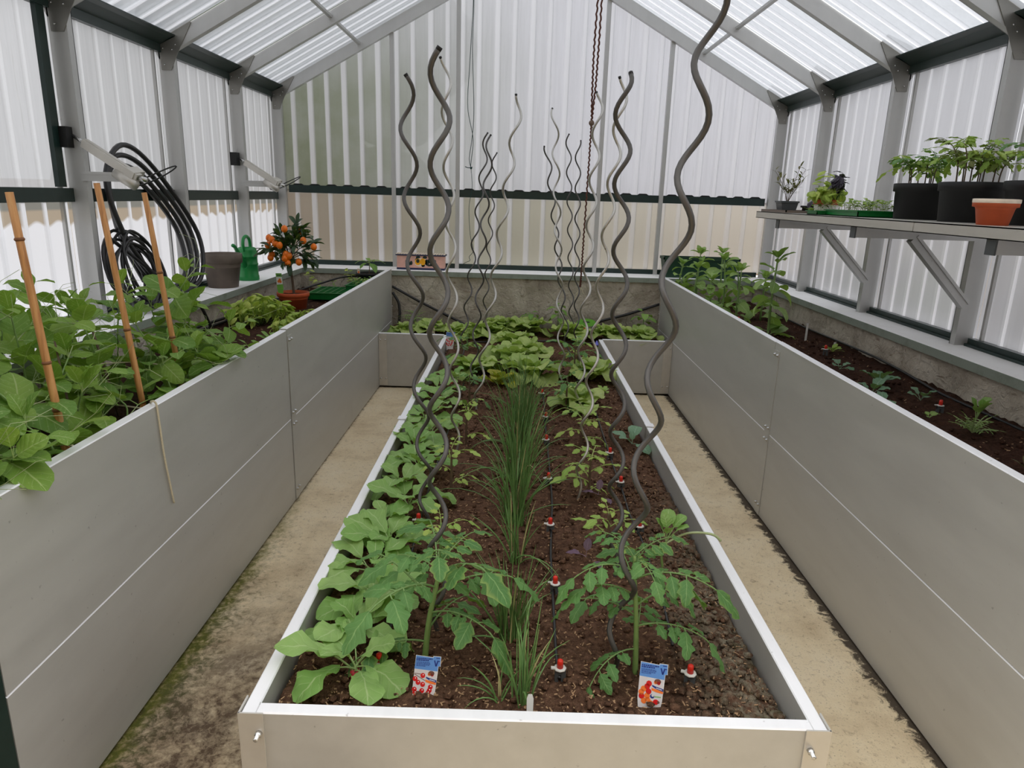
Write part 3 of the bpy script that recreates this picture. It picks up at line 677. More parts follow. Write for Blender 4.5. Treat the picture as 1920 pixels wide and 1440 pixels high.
# ------------------------------------------------------------------ plant tags
def stroke(mb, a, b, w, z, mat):
    a, b = Vector(a), Vector(b); d = (b-a).normalized(); n = Vector((-d.y, d.x))*w/2
    mb.prism([(*(a+n), z), (*(a-n), z), (*(b-n), z), (*(b+n), z)], (0, 0, .0003), mat=mat)
def disc(mb, c, rx, ry, z, mat, n=10, h=.0003):
    mb.prism([(c[0]+rx*math.cos(2*PI*i/n), c[1]+ry*math.sin(2*PI*i/n), z) for i in range(n)], (0, 0, h), mat=mat)
def tomato_tag(label, loc, rz, tilt, kind, s=1.0):
    t = thing('plant_tag', label, 'plant tag', loc, None, rz)
    W, H = .062, .118
    holder = Matrix.Rotation(tilt, 4, 'X') @ Matrix.Scale(s, 4)
    mb = MB(); out = [(-.026, -.02), (.018, -.02), (.0265, .028), (.031, .088), (.036, .088), (.036, .112), (.016, .112), (.016, .109), (-.028, .112), (-.031, .03)]
    mb.prism([(x, y, -.0006) for x, y in out], (0, 0, .0006)); mb.build('card', 'white_plastic', t).matrix_local = holder
    mb = MB(); z = .0001
    mb.prism([(-.0295, .079, z), (.0290, .076, z), (.0300, .0885, z), (.0350, .0885, z), (.0350, .111, z), (.017, .111, z), (.017, .108, z), (-.027, .111, z)], (0, 0, .0002), mat=0)
    stroke(mb, (.020, .102), (.0245, .088), .0032, z+.0003, 1); stroke(mb, (.0245, .088), (.029, .102), .0032, z+.0003, 1)
    for a, b, y in ((.024, .033, .1075), (.030, .034, .1005)): stroke(mb, (a, y), (b, y), .002, z+.0003, 1)
    # the lines of fine print
    xs = -.0255; rnd = random.Random(3)
    for y, L, h in ((.1045, .040, .0030), (.1005, .031, .0030), (.0955, .034, .0014), (.0925, .036, .0014), (.0895, .033, .0014), (.0865, .024, .0014)):
        x = xs
        while x < xs+L: w = rnd.uniform(.002, .006); stroke(mb, (x, y), (min(x+w, xs+L), y), h, z+.0003, 1); x += w+.001
    mb.build('print_header', ['tagblue', 'tagink'], t).matrix_local = holder
    mb = MB()
    mb.prism([(-.0295, .0785, z), (.0285, .0755, z), (.0255, .028, z), (.018, -.018, z), (-.025, -.018, z), (-.0298, .03, z)], (0, 0, .0002), mat=0)
    zz = z+.0003
    disc(mb, (.014, .0705), .008, .006, zz, 3); disc(mb, (.009, .068), .004, .004, zz, 4); disc(mb, (.0165, .067), .004, .004, zz, 1)
    mb.prism([(.001, .062, zz), (.010, .059, zz), (.0280, .055, zz), (.0275, .049, zz), (.012, .053, zz), (.002, .058, zz)], (0, 0, .0004), mat=2)
    mb.prism([(.000, .055, zz), (.012, .0525, zz), (.0275, .0488, zz), (.0272, .0440, zz), (.012, .046, zz), (.001, .049, zz)], (0, 0, .0004), mat=4)
    x = .011
    for k in range(6): stroke(mb, (x, .0555-k*.0005), (x+.0016, .0555-k*.0005), .0022, zz+.0006, 5); x += .0024
    if kind == 'red':
        for cx, cy in ((-.007, .064), (-.026, .055), (-.018, .047), (-.006, .043), (.014, .038), (.012, .030), (-.026, .030), (-.024, .022), (-.007, .028), (.009, .024), (.002, .016), (-.014, .014)): disc(mb, (cx, cy), .0062, .0062, zz+.0002, 1); disc(mb, (cx+.001, cy+.002), .0015, .0015, zz+.0006, 5, 6)
        stroke(mb, (-.028, .068), (-.008, .067), .0014, zz+.0001, 3); stroke(mb, (-.028, .066), (.0, .052), .0014, zz+.0001, 3)
    else:
        for cx, cy, m_ in ((-.006, .064, 1), (-.010, .057, 1), (-.018, .051, 4), (-.023, .043, 4), (-.022, .034, 1), (-.016, .024, 4), (-.007, .026, 4), (-.006, .046, 1), (-.009, .036, 4), (.000, .020, 4)): disc(mb, (cx, cy), .0068, .0068, zz+.0002, m_)
        disc(mb, (.003, .036), .005, .005, zz+.0002, 2); disc(mb, (.004, .038), .003, .003, zz+.0006, 0)
        for k in range(5): stroke(mb, (.009+k*.003, .036), (.0107+k*.003, .036), .003, zz+.0003, 6)
        disc(mb, (.012, .024), .007, .0062, zz+.0002, 1); disc(mb, (.018, .024), .003, .003, zz+.0005, 3)
    mb.build('print_picture', ['tagpic', 'tagtomato', 'tagink', 'skin', 'tagorange', 'white_plastic', 'taglime'], t).matrix_local = holder
tomato_tag('blue and white plant tag picturing dark red plum tomatoes, at the front left', (-.172, 1.262, .345), R(-4), R(66), 'red', .86)
tomato_tag('blue and white plant tag picturing orange round tomatoes, at the front right', (.312, 1.255, .345), R(-9), R(66), 'orange', .90)
tomato_tag('small blue plant tag with red cherry tomatoes by the left step panel', (-.452, 4.78, .36), R(6), R(75), 'red', .95)
t = thing('plant_tag', 'oval green plant tag on a stick at the back right by the pale stake', 'plant tag', (.55, 5.33, .37))
mb = MB(); disc(mb, (0, .095), .075, .032, 0, 0, 18, .0012); disc(mb, (0, .10), .03, .006, .0013, 2, 10, .0004); mb.box(-.008, .008, -.02, .07, 0, .0011, mat=1); disc(mb, (-.015, .045), .022, .012, .0013, 3, 10)
mb.build('card', ['taglime', 'white_plastic', 'leafpaint', 'red'], t).matrix_local = Matrix.Rotation(R(80), 4, 'X')
t = thing('plant_tag', 'pale yellow green square tag behind the left step panel', 'plant tag', (-.63, 5.10, .36))
mb = MB(); mb.box(-.032, .032, -.02, .075, 0, .001); mb.box(-.026, .026, .02, .034, .001, .0013, mat=1); mb.build('card', ['cream', 'leafpaint'], t).matrix_local = Matrix.Rotation(R(80), 4, 'X')
t = MB(); t.prism([(-.006, 0, -.01), (.006, 0, -.01), (.007, .012, .055), (.004, .0135, .064), (-.004, .0135, .064), (-.007, .012, .055)], (0, .0012, 0))
tag(t.build('plant_tag', 'white_plastic', None, (.054, 1.205, .345)), 'small blank white plastic marker behind the front board', 'plant tag')
# ------------------------------------------------------------------ shelf on the right wall
sh = thing('wall_shelf', 'long aluminium shelf on slanting brackets along the right wall', 'shelf')
SX, ZT = 1.44, 1.3505
for y0, y1 in ((2.620, 4.36), (1.2, 2.613)):
    mb = MB(); mb.box(SX, SX+.004, y0, y1, 1.3125, ZT); mb.box(SX, 1.995, y0, y1, ZT-.004, ZT); mb.box(SX, SX+.018, y0, y1, 1.3125, 1.3155); mb.build('shelf_board', 'strip', sh)
for y in (2.21, 3.13, 4.05):
    yy = y-.012
    mb = MB(); mb.box(1.462, 1.9995, yy-.022, yy+.022, 1.266, 1.3122); arm = mb.build('bracket_arm', 'frame', sh)
    mb = MB(); mb.box(1.456, 1.462, yy-.023, yy+.023, 1.264, 1.3122); mb.build('end_cap', 'grey_plastic', arm)
    a, b = Vector((1.72, yy, 1.270)), Vector((2.0, yy, .985)); d = (b-a).normalized(); n = Vector((d.z, 0, -d.x))*.02
    mb = MB(); y_ = Vector((0, .02, 0))
    mb.prism([a-n-y_, a+n-y_, a+n+y_, a-n+y_], b-a); mb.prism([a-n-y_-Vector((0, .006, 0)), a-n*.4-y_-Vector((0, .006, 0)), a-n*.4-y_, a-n-y_], b-a); mb.build('strut', 'frame', sh)

# ------------------------------------------------------------------ window openers on the left wall
def opener(label, y):
    t = thing('window_opener', label, 'window opener', (-1.925, y, 1.585))
    L = lambda p: Vector(p)-Vector((-1.925, y, 1.585))
    mb = MB(); mb.box(-.03, .012, -.05, .035, -.042, .042); mb.build('mounting_plate', 'black', t)
    a, b = L((-1.905, y-.005, 1.588)), L((-1.635, y-.035, 1.425)); d = (b-a).normalized()
    m = Matrix.Translation(a) @ Vector((0, 0, 1)).rotation_difference(d).to_matrix().to_4x4(); ln = (b-a).length
    mb = MB(); mb.tube([(0, 0, -.01), (0, 0, .05)], .008, 8); mb.build('rod', 'bolt', t).matrix_local = m
    mb = MB(); mb.box(-.017, .017, -.017, .017, .045, ln); mb.box(-.019, .019, -.006, .006, .045, ln-.01); mb.build('tube', 'strip', t).matrix_local = m
    mb = MB(); mb.box(-.020, .020, -.022, .05, ln-.055, ln-.012); mb.build('gear_head', 'strip', t).matrix_local = m
    # motor lies under the tube
    q = L((-1.735, y-.03, 1.445)); e = L((-1.645, y-.045, 1.393))
    mb = MB(); mb.tube([q, e], .022, 12); mb.build('motor', 'strip', t)
    mb = MB(); mb.box(-1.895+1.925, -1.715+1.925, -.012, .012, 1.408-1.585, 1.447-1.585); mb.box(-1.895+1.925, -1.715+1.925, -.016, -.012, 1.436-1.585, 1.447-1.585); mb.box(-1.895+1.925, -1.715+1.925, -.016, -.012, 1.408-1.585, 1.416-1.585); mb.build('support_arm', 'frame', t)
    mb = MB(); s0 = L((-1.60, y-.035, 1.418)); mb.tube([L((-1.64, y-.035, 1.428)), s0], .011, 10); mb.build('pivot', 'bolt', t)
    mb = MB(); P = []
    for k in range(19):
        f = k/18; P.append(L((-1.628+.10*math.sin(f*5.2)*1.0-.00*f, y+.02+.25*math.sin(f*PI)*.35, 1.43+.05*math.sin(f*2*PI*.9)+.012*f)))
    mb.tube(P, .0032, 6); mb.build('cable', 'hose', t); return t
opener('aluminium window opener arm on the left post above the hose coil, nearer one', 3.135)
opener('aluminium window opener arm near the back left corner, farther one', 4.955)

# ------------------------------------------------------------------ hoses on the left sill
def coil(name, label, c, loops, rad, mat, yr, zr_, lean):
    mb = MB(); P = []; rnd = random.Random(11); n = 34
    for k in range(int(loops*n)+1):
        q = 2*PI*k/n; l = k/n; sy = yr*(1+.10*math.sin(l*2.1)); s_z = zr_*(1+.06*math.sin(l*1.3+1))
        yy = c[1]+sy*math.cos(q-PI/2)+.02*math.sin(l*1.7); zz = c[2]+s_z*math.sin(q-PI/2)+(zr_-s_z)*.9
        xx = c[0]-lean*(zz-c[2])/zr_+.016*math.sin(l*2.6)+.010*(l-loops/2)
        P.append((xx, yy, zz))
    mb.tube(P, rad, 7); return tag(mb.build(name, mat), label, 'hose')
def bez(pts, n=10):
    out = []
    for i in range(len(pts)-1):
        p0, p1, p2, p3 = [Vector(pts[max(0, min(len(pts)-1, i+d))]) for d in (-1, 0, 1, 2)]
        for k in range(n):
            t_ = k/n; out.append(.5*((2*p1)+(p2-p0)*t_+(2*p0-5*p1+4*p2-p3)*t_*t_+(3*p1-p0-3*p2+p3)*t_**3))
    out.append(Vector(pts[-1])); return out
# the big pipe: wide loops standing on the sill and leaning on the sheets
mb = MB(); pts = []
for l in range(4):
    dy, dx = l*.035, l*.024
    pts += [(-1.80-dx, 3.64-dy*.4, .835+.0*l), (-1.78-dx*.8, 3.93-dy*.6, .90+dy*.3), (-1.835-dx, 4.06-dy, 1.14+dy*.3), (-1.895-dx*.5, 3.76-dy, 1.48-dy*.6), (-1.91-dx*.4, 3.50-dy*.8, 1.58-dy*1.4), (-1.885-dx*.6, 3.29+dy*.9, 1.42-dy*.8), (-1.845-dx, 3.33+dy*.8, 1.15), (-1.80-dx, 3.50, .93)]
mb.tube(bez(pts, 7), .0125, 8)
tag(mb.build('water_hose', 'hose'), 'large coil of thick black pipe standing on the left sill behind the canes', 'hose')
mb = MB(); rnd = random.Random(5); pts = []
for l in range(11):
    c = (-1.79-.010*rnd.uniform(0, 9), 3.36+rnd.uniform(-.035, .035), .99+rnd.uniform(-.02, .03)); ry, rz_ = rnd.uniform(.13, .185), rnd.uniform(.145, .185); rz_ = min(rz_, c[2]-.815)
    for k in range(6):
        q = 2*PI*k/6-PI/2; pts.append((c[0]-.04*math.sin(q)+rnd.uniform(-.008, .008), c[1]+ry*math.cos(q), c[2]+rz_*math.sin(q)))
mb.tube(bez(pts, 5), .007, 6)
tag(mb.build('thin_hose', 'hose'), 'bundle of thin black hose heaped on the left sill beside the nearest post', 'hose')
mb = MB(); mb.tube(bez([(-1.86, 3.20, 1.17), (-1.84, 3.3, 1.10), (-1.79, 3.5, .95), (-1.72, 3.62, .845), (-1.675, 3.66, .79), (-1.66, 3.72, .68), (-1.66, 3.75, .648)], 6), .009, 7)
tag(mb.build('water_hose', 'hose'), 'single black hose running from the thin hose bundle over the sill into the soil', 'hose')

# ------------------------------------------------------------------ pots
def pot_prof(rt, rb, h, rim=.02, th=.006, lip=.006):
    return [(rb*.3, 0), (rb, 0), (rt-lip-.004, h-rim-.002), (rt, h-rim), (rt+.001, h-.002), (rt-.002, h), (rt-th, h), (rt-th-.002, h-rim), (rb-th, .01), (rb*.3, .01)]
def pot(parent, rt, rb, h, mat, rim=.02, soil=None, name='pot', lip=.006):
    mb = MB(); mb.lathe(pot_prof(rt, rb, h, rim, lip=lip), 32); o = mb.build(name, mat, parent)
    if soil is not None:
        mb = MB(); n = 20; vs = [(0, 0, soil+.004)]; r = (rb+(rt-rb)*soil/h)-.006
        for k in range(n): vs.append((r*math.cos(2*PI*k/n), r*math.sin(2*PI*k/n), soil+U(-.003, .003)))
        mb.add(vs, [(0, k+1, (k+1) % n+1) for k in range(n)]); mb.build('potting_soil', 'soil_dark', parent)
    return o
t = thing('plant_pot', 'empty grey brown clay pot on the left sill beside the watering can', 'pot', (-1.823, 4.33, SILL))
pot(t, .120, .088, .205, 'grey_pot', .055, None, 'body')
mb = MB(); mb.lathe([(.086, .02), (.088, .022)], 20, cap=False); 
# watering can
t = thing('watering_can', 'green plastic watering can on the left sill by the back corner', 'watering can', (-1.805, 4.70, SILL))
mb = MB(); mb.lathe([(.02, 0), (.066, 0), (.070, .006), (.069, .030), (.066, .034), (.065, .10), (.0675, .104), (.0675, .110), (.064, .114), (.0635, .15), (.066, .154), (.066, .160), (.063, .164), (.062, .195), (.060, .210), (.050, .216), (.046, .214), (.044, .20)], 28); mb.build('body', 'can_green', t)
mb = MB(); mb.tube(bez([(0, -.055, .195), (0, -.062, .24), (0, -.045, .275), (0, 0, .288), (0, .045, .27), (0, .062, .235), (0, .062, .19)], 6), .011, 10); mb.build('handle', 'can_green', t)
mb = MB(); mb.tube([(0, -.05, .10), (0, -.12, .17), (0, -.20, .235), (0, -.225, .243)], [.022, .016, .011, .012], 10); mb.build('spout', 'can_green', t)
# painted planter on the back sill
t = thing('planter_box', 'pink painted trough with lemons and dark leaves on the back sill', 'planter', (-.775, 5.70, SILL))
mb = MB(); mb.box(-.19, .19, -.055, .055, .016, .112); mb.build('body', 'pink', t)
mb = MB(); mb.box(-.192, .192, -.057, .057, 0, .016); mb.build('base', 'navy', t)
mb = MB(); mb.box(-.20, .20, -.062, .062, .112, .122); mb.build('rim', 'navy', t)
mb = MB()
for k in range(20): mb.box(-.198+k*.02, -.198+k*.02+.012, -.0625, .062, .122, .127)
mb.build('rim_dashes', 'cream', t)
mb = MB(); F = lambda c, rx, ry, m_: disc(mb, c, rx, ry, 0, m_, 14, .001)
F((.0, .045), .052, .036, 3)
for c, rx, ry in (((-.10, .075), .010, .016), ((-.105, .05), .018, .018), ((-.095, .03), .016, .014), ((-.075, .038), .011, .017), ((-.03, .055), .016, .024), ((.05, .045), .018, .024), ((.02, .022), .015, .014), ((-.02, .085), .018, .010), ((.035, .084), .018, .010), ((.075, .06), .016, .022), ((.09, .035), .014, .02), ((.07, .022), .02, .008), ((.115, .055), .010, .012), ((.118, .036), .006, .010)): F(c, rx, ry, 1)
disc(mb, (-.022, .048), .024, .026, .0006, 0, 14, .001); disc(mb, (-.022, .055), .013, .016, .0014, 1, 14, .0008); disc(mb, (.018, .050), .021, .028, .0012, 0, 14, .001)
mb.build('painted_motif', ['lemon', 'leafpaint', 'navy', 'cream'], t).matrix_local = Matrix.Translation((0, -.0551, .016)) @ Matrix.Rotation(PI/2, 4, 'X')
t = thing('planter_box', 'long dark green plastic planter box on the back sill behind the broad beans', 'planter', (1.47, 5.70, SILL))
mb = MB(); w, d_, h_ = .30, .075, .16
vs = [(-w*.93, -d_*.85, 0), (w*.93, -d_*.85, 0), (w*.93, d_*.85, 0), (-w*.93, d_*.85, 0), (-w, -d_, h_), (w, -d_, h_), (w, d_, h_), (-w, d_, h_), (-w*.96, -d_*.85, h_), (w*.96, -d_*.85, h_), (w*.96, d_*.85, h_), (-w*.96, d_*.85, h_), (-w*.9, -d_*.75, .02), (w*.9, -d_*.75, .02), (w*.9, d_*.75, .02), (-w*.9, d_*.75, .02)]
mb.add(vs, [(0, 3, 2, 1)]+[(a+o, (a+1) % 4+o, (a+1) % 4+o+4, a+o+4) for o in (0, 4, 8) for a in range(4)]+[(12, 13, 14, 15)]); mb.build('body', 'box_green', t)
mb = MB(); mb.box(-w*1.02, w*1.02, -d_*1.06, -d_*.98, h_-.018, h_+.003); mb.box(-w*1.02, w*1.02, d_*.98, d_*1.06, h_-.018, h_+.003); mb.box(-w*1.02, -w*.985, -d_*1.06, d_*1.06, h_-.018, h_+.003); mb.box(w*.985, w*1.02, -d_*1.06, d_*1.06, h_-.018, h_+.003); mb.build('rim', 'box_green', t)

# hanging rope and cord on the back wall side
def strand(mb, pts, r, n=5, twist=0, k=8):
    P = bez(pts, k)
    if twist:
        Q = []
        for i, p in enumerate(P): q = i*1.9; Q.append(p+Vector((math.cos(q), math.sin(q), 0))*twist)
        P = Q
    mb.tube(P, r, n)
t = thing('rope', 'red brown knotted rope hanging from the ridge before the back sheets', 'rope', (.52, 5.50, 0))
mb = MB()
for s_ in (-1, 1):
    strand(mb, [(.015+s_*.004, 0, 3.13), (.012+s_*.012, 0, 2.9), (.006+s_*.016, 0, 2.5), (.003+s_*.012, 0, 2.2), (.0, 0, 1.95)], .007, 5, .004, 24)
strand(mb, [(.0, 0, 1.94), (-.004, 0, 1.6), (-.012, 0, 1.1), (-.016, 0, .80), (-.02, -.0, .72)], .0065, 5, .004, 40); mb.build('strand', 'rope', t)
mb = MB(); mb.ball((0, 0, 1.935), .021, 8, 6); mb.ball((.002, 0, 1.905), .010, 7, 5); mb.build('knot', 'stick', t)
mb = MB()
for e in ((-.055, 0, .655), (-.03, 0, .62), (.005, 0, .665), (-.06, 0, .60)): strand(mb, [(-.02, 0, .72), ((e[0]-.02)/2+.008, 0, .69), e], .003, 5, 0, 4)
mb.build('frayed_end', 'twine', t)
t = thing('cord', 'thin dark green cord hanging in two strands before the back sheets', 'cord', (-.37, 5.5, 0))
mb = MB()
strand(mb, [(.002, 0, 3.12), (.0, 0, 2.7), (-.02, 0, 2.3), (-.03, 0, 2.02), (.012, 0, 1.80), (-.002, 0, 1.62), (.0, 0, 1.585)], .0025, 5)
strand(mb, [(.004, 0, 3.12), (.006, 0, 2.7), (.0, 0, 2.4), (.016, 0, 2.0), (.004, 0, 1.8), (-.014, 0, 1.66), (.0, 0, 1.59)], .0025, 5)
strand(mb, [(.0, 0, 1.585), (.01, 0, 1.45), (-.012, 0, 1.30), (.0, 0, 1.1), (.025, 0, .98), (-.005, 0, .93), (.0, 0, .90), (-.04, 0, .88), (-.075, 0, .845)], .002, 5); mb.build('strand', 'cord_green', t)
mb = MB(); strand(mb, [(-.045, 0, 1.60), (-.02, 0, 1.592), (.01, -.002, 1.598)], .003, 5, 0, 4); mb.ball((0, 0, 1.59), .009, 7, 5); mb.build('knot', 'cord_green', t)

# ------------------------------------------------------------------ bamboo canes and short sticks in the left bed
def cane(label, b, top, nodes):
    t = thing('bamboo_cane', label, 'cane', b, 'bamboo canes among the peas'); b = Vector(b); v = Vector(top)-b
    mb = MB(); mb.tube([v*(-.02/v.length), v*.25, v*.5, v*.75, v], [.0095, .0094, .0092, .009, .0085], 10); mb.build('culm', 'bamboo', t)
    for q in nodes:
        mb = MB(); p = v*q; d = v.normalized(); mb.tube([p-d*.004, p-d*.001, p+d*.001, p+d*.004], [.0092, .0112, .0112, .0092], 10); mb.build('node', 'bamboo_node', t)
cane('bamboo cane nearest the camera in the pea tangle, with a string tied low', (-1.10, 1.62, .63), (-1.148, 1.615, 1.375), (.31, .47, .86))
cane('middle of the three tall bamboo canes, beside the thin hose bundle', (-1.115, 2.02, .63), (-1.185, 2.02, 1.40), (.17, .46))
cane('farthest of the three tall bamboo canes, right by the thick hose coil', (-1.13, 2.30, .63), (-1.20, 2.30, 1.375), (.10, .37, .66))
def stick(label, b, top, r=.005):
    b = Vector(b); v = Vector(top)-b; mb = MB(); mb.tube([v*-.04, v*.5+Vector((.003, 0, 0)), v], [r, r*.9, r*.6], 6)
    o = mb.build('twig_stick', 'stick', None, b); tag(o, label, 'stick', 'short dry sticks among the peas')
stick('dark pointed short stick rising from the peas left of the middle cane', (-1.32, 2.22, .63), (-1.40, 2.23, 1.03))
stick('short dry stick between the nearest cane and the frame edge', (-1.16, 1.48, .63), (-1.24, 1.52, .93))
stick('short thin dry stick behind the nearest bamboo cane', (-1.24, 1.86, .63), (-1.26, 1.86, .98), .004)
stick('lowest short dry stick at the left edge of the view', (-1.22, 1.40, .63), (-1.30, 1.42, .86), .006)
# string tied from cane to cane and over the rim
t = thing('string', 'pale twine tied between the canes and hanging down the left bed front', 'string', (-1.12, 1.8, .8))
Lc = lambda p: Vector(p)-Vector((-1.12, 1.8, .8))
mb = MB()
strand(mb, [Lc((-1.5, 1.50, .77)), Lc((-1.30, 1.56, .775)), Lc((-1.117, 1.608, .775))], .0028)
strand(mb, [Lc((-1.10, 1.612, .775)), Lc((-1.07, 1.60, .77)), Lc((-1.045, 1.60, .72)), Lc((-1.06, 1.60, .65))], .0032)
strand(mb, [Lc((-1.5, 1.90, .78)), Lc((-1.25, 1.98, .765)), Lc((-1.125, 2.01, .745)), Lc((-1.07, 1.96, .765)), Lc((-1.005, 1.845, .8185)), Lc((-.9895, 1.842, .812)), Lc((-.9875, 1.845, .74)), Lc((-.9870, 1.85, .66)), Lc((-.9868, 1.862, .58)), Lc((-.9868, 1.876, .50))], .003)
strand(mb, [Lc((-1.36, 2.2, .83)), Lc((-1.25, 2.26, .825)), Lc((-1.15, 2.295, .80))], .0026)
mb.build('strand', 'twine', t)
for p in ((-1.112, 1.618, .775), (-1.124, 2.02, .745), (-1.146, 2.30, .80)):
    mb = MB(); mb.lathe([(.0098, -.003), (.0125, 0), (.0098, .003)], 10, Lc(p), False); mb.build('knot', 'twine', t)
# ------------------------------------------------------------------ leaves
def leaf_mb(L, W, a=.6, b=.6, nv=8, cup=.25, droop=.6, wave=0.0, teeth=0.0, nt=6, pet=0.0, pr=.0016, lift=0.0, lobes=0, seed=0, nu=2):
    """blade along +Y from the petiole's foot at the origin; u across, v along"""
    rnd = random.Random(seed); mb = MB(); mx = (a/(a+b))**a*(b/(a+b))**b
    th = lift; y = 0.0; z = 0.0; pts = [(0, 0)]
    if pet:
        for k in range(3): y += pet/3*math.cos(th); z += pet/3*math.sin(th); th -= droop*.12; pts.append((y, z))
        mb.tube([(0, p, q) for p, q in pts], [pr*1.2, pr, pr*.9, pr*.8], 4, False)
    vs = []; uvs = []; ph = rnd.uniform(0, 6)
    cols = [k/nu for k in range(-nu, nu+1)]
    for i in range(nv+1):
        v = i/nv; vv = min(max(v, .004), .996); w = W/2*(vv**a*(1-vv)**b)/mx
        if teeth: w *= 1+teeth*(((v*nt) % 1)-.5)*(1 if 0 < i < nv else 0)
        if lobes: w *= 1-.38*(.5+.5*math.cos(2*PI*lobes*v))*(1 if .05 < v < .85 else .4)
        for c in cols:
            x = c*w; zz = cup*abs(c)**1.6*w+wave*W*math.sin(v*11+ph+c*2.2)*abs(c)+wave*.4*W*math.sin(v*17+c*5+ph)
            vs.append((x, y-zz*math.sin(th), z+zz*math.cos(th))); uvs.append((.5+.5*c, v))
        y += L/nv*math.cos(th); z += L/nv*math.sin(th); th -= droop/nv
    k = len(cols)
    mb.add(vs, [(i*k+j, i*k+j+1, (i+1)*k+j+1, (i+1)*k+j) for i in range(nv) for j in range(k-1)], uvs, True); return mb
def compound_mb(L, pairs, ll, lw, seed=0, sag=.7, term=1.25, **kw):
    rnd = random.Random(seed); mb = MB(); th = 0.0; y = z = 0.0; pts = [Vector((0, 0, 0))]; n = 10; ths = [th]
    for k in range(n): y += L/n*math.cos(th); z += L/n*math.sin(th); th -= sag/n; pts.append(Vector((0, y, z))); ths.append(th)
    mb.tube(pts, [.0024-.0012*i/n for i in range(n+1)], 4, False)
    def put(i, yaw, s_, roll=0.0):
        lm = leaf_mb(ll*s_, lw*s_, pet=.012*s_, seed=rnd.randint(0, 999), **kw)
        mb.join(lm, Matrix.Translation(pts[i]) @ Euler((ths[i]+rnd.uniform(-.3, .15), 0, 0)).to_matrix().to_4x4() @ Matrix.Rotation(yaw, 4, 'Z') @ Matrix.Rotation(roll, 4, 'Y'))
    put(n, 0, term)
    for p in range(pairs):
        i = int(n*(.34+.62*p/pairs)); s_ = (.6+.4*p/max(1, pairs-1))*rnd.uniform(.85, 1.1)
        for sd in (-1, 1): put(min(n, i+(1 if sd > 0 and p else 0)), sd*rnd.uniform(1.0, 1.35), s_, sd*rnd.uniform(-.2, .35))
        if p < pairs-1:
            for sd in (-1, 1):
                if rnd.random() < .6: put(i+1, sd*1.4, .38)
    return mb
def variants(fn, n, mat, name='leaf'): return [fn(i).mesh(name, mat) for i in range(n)]
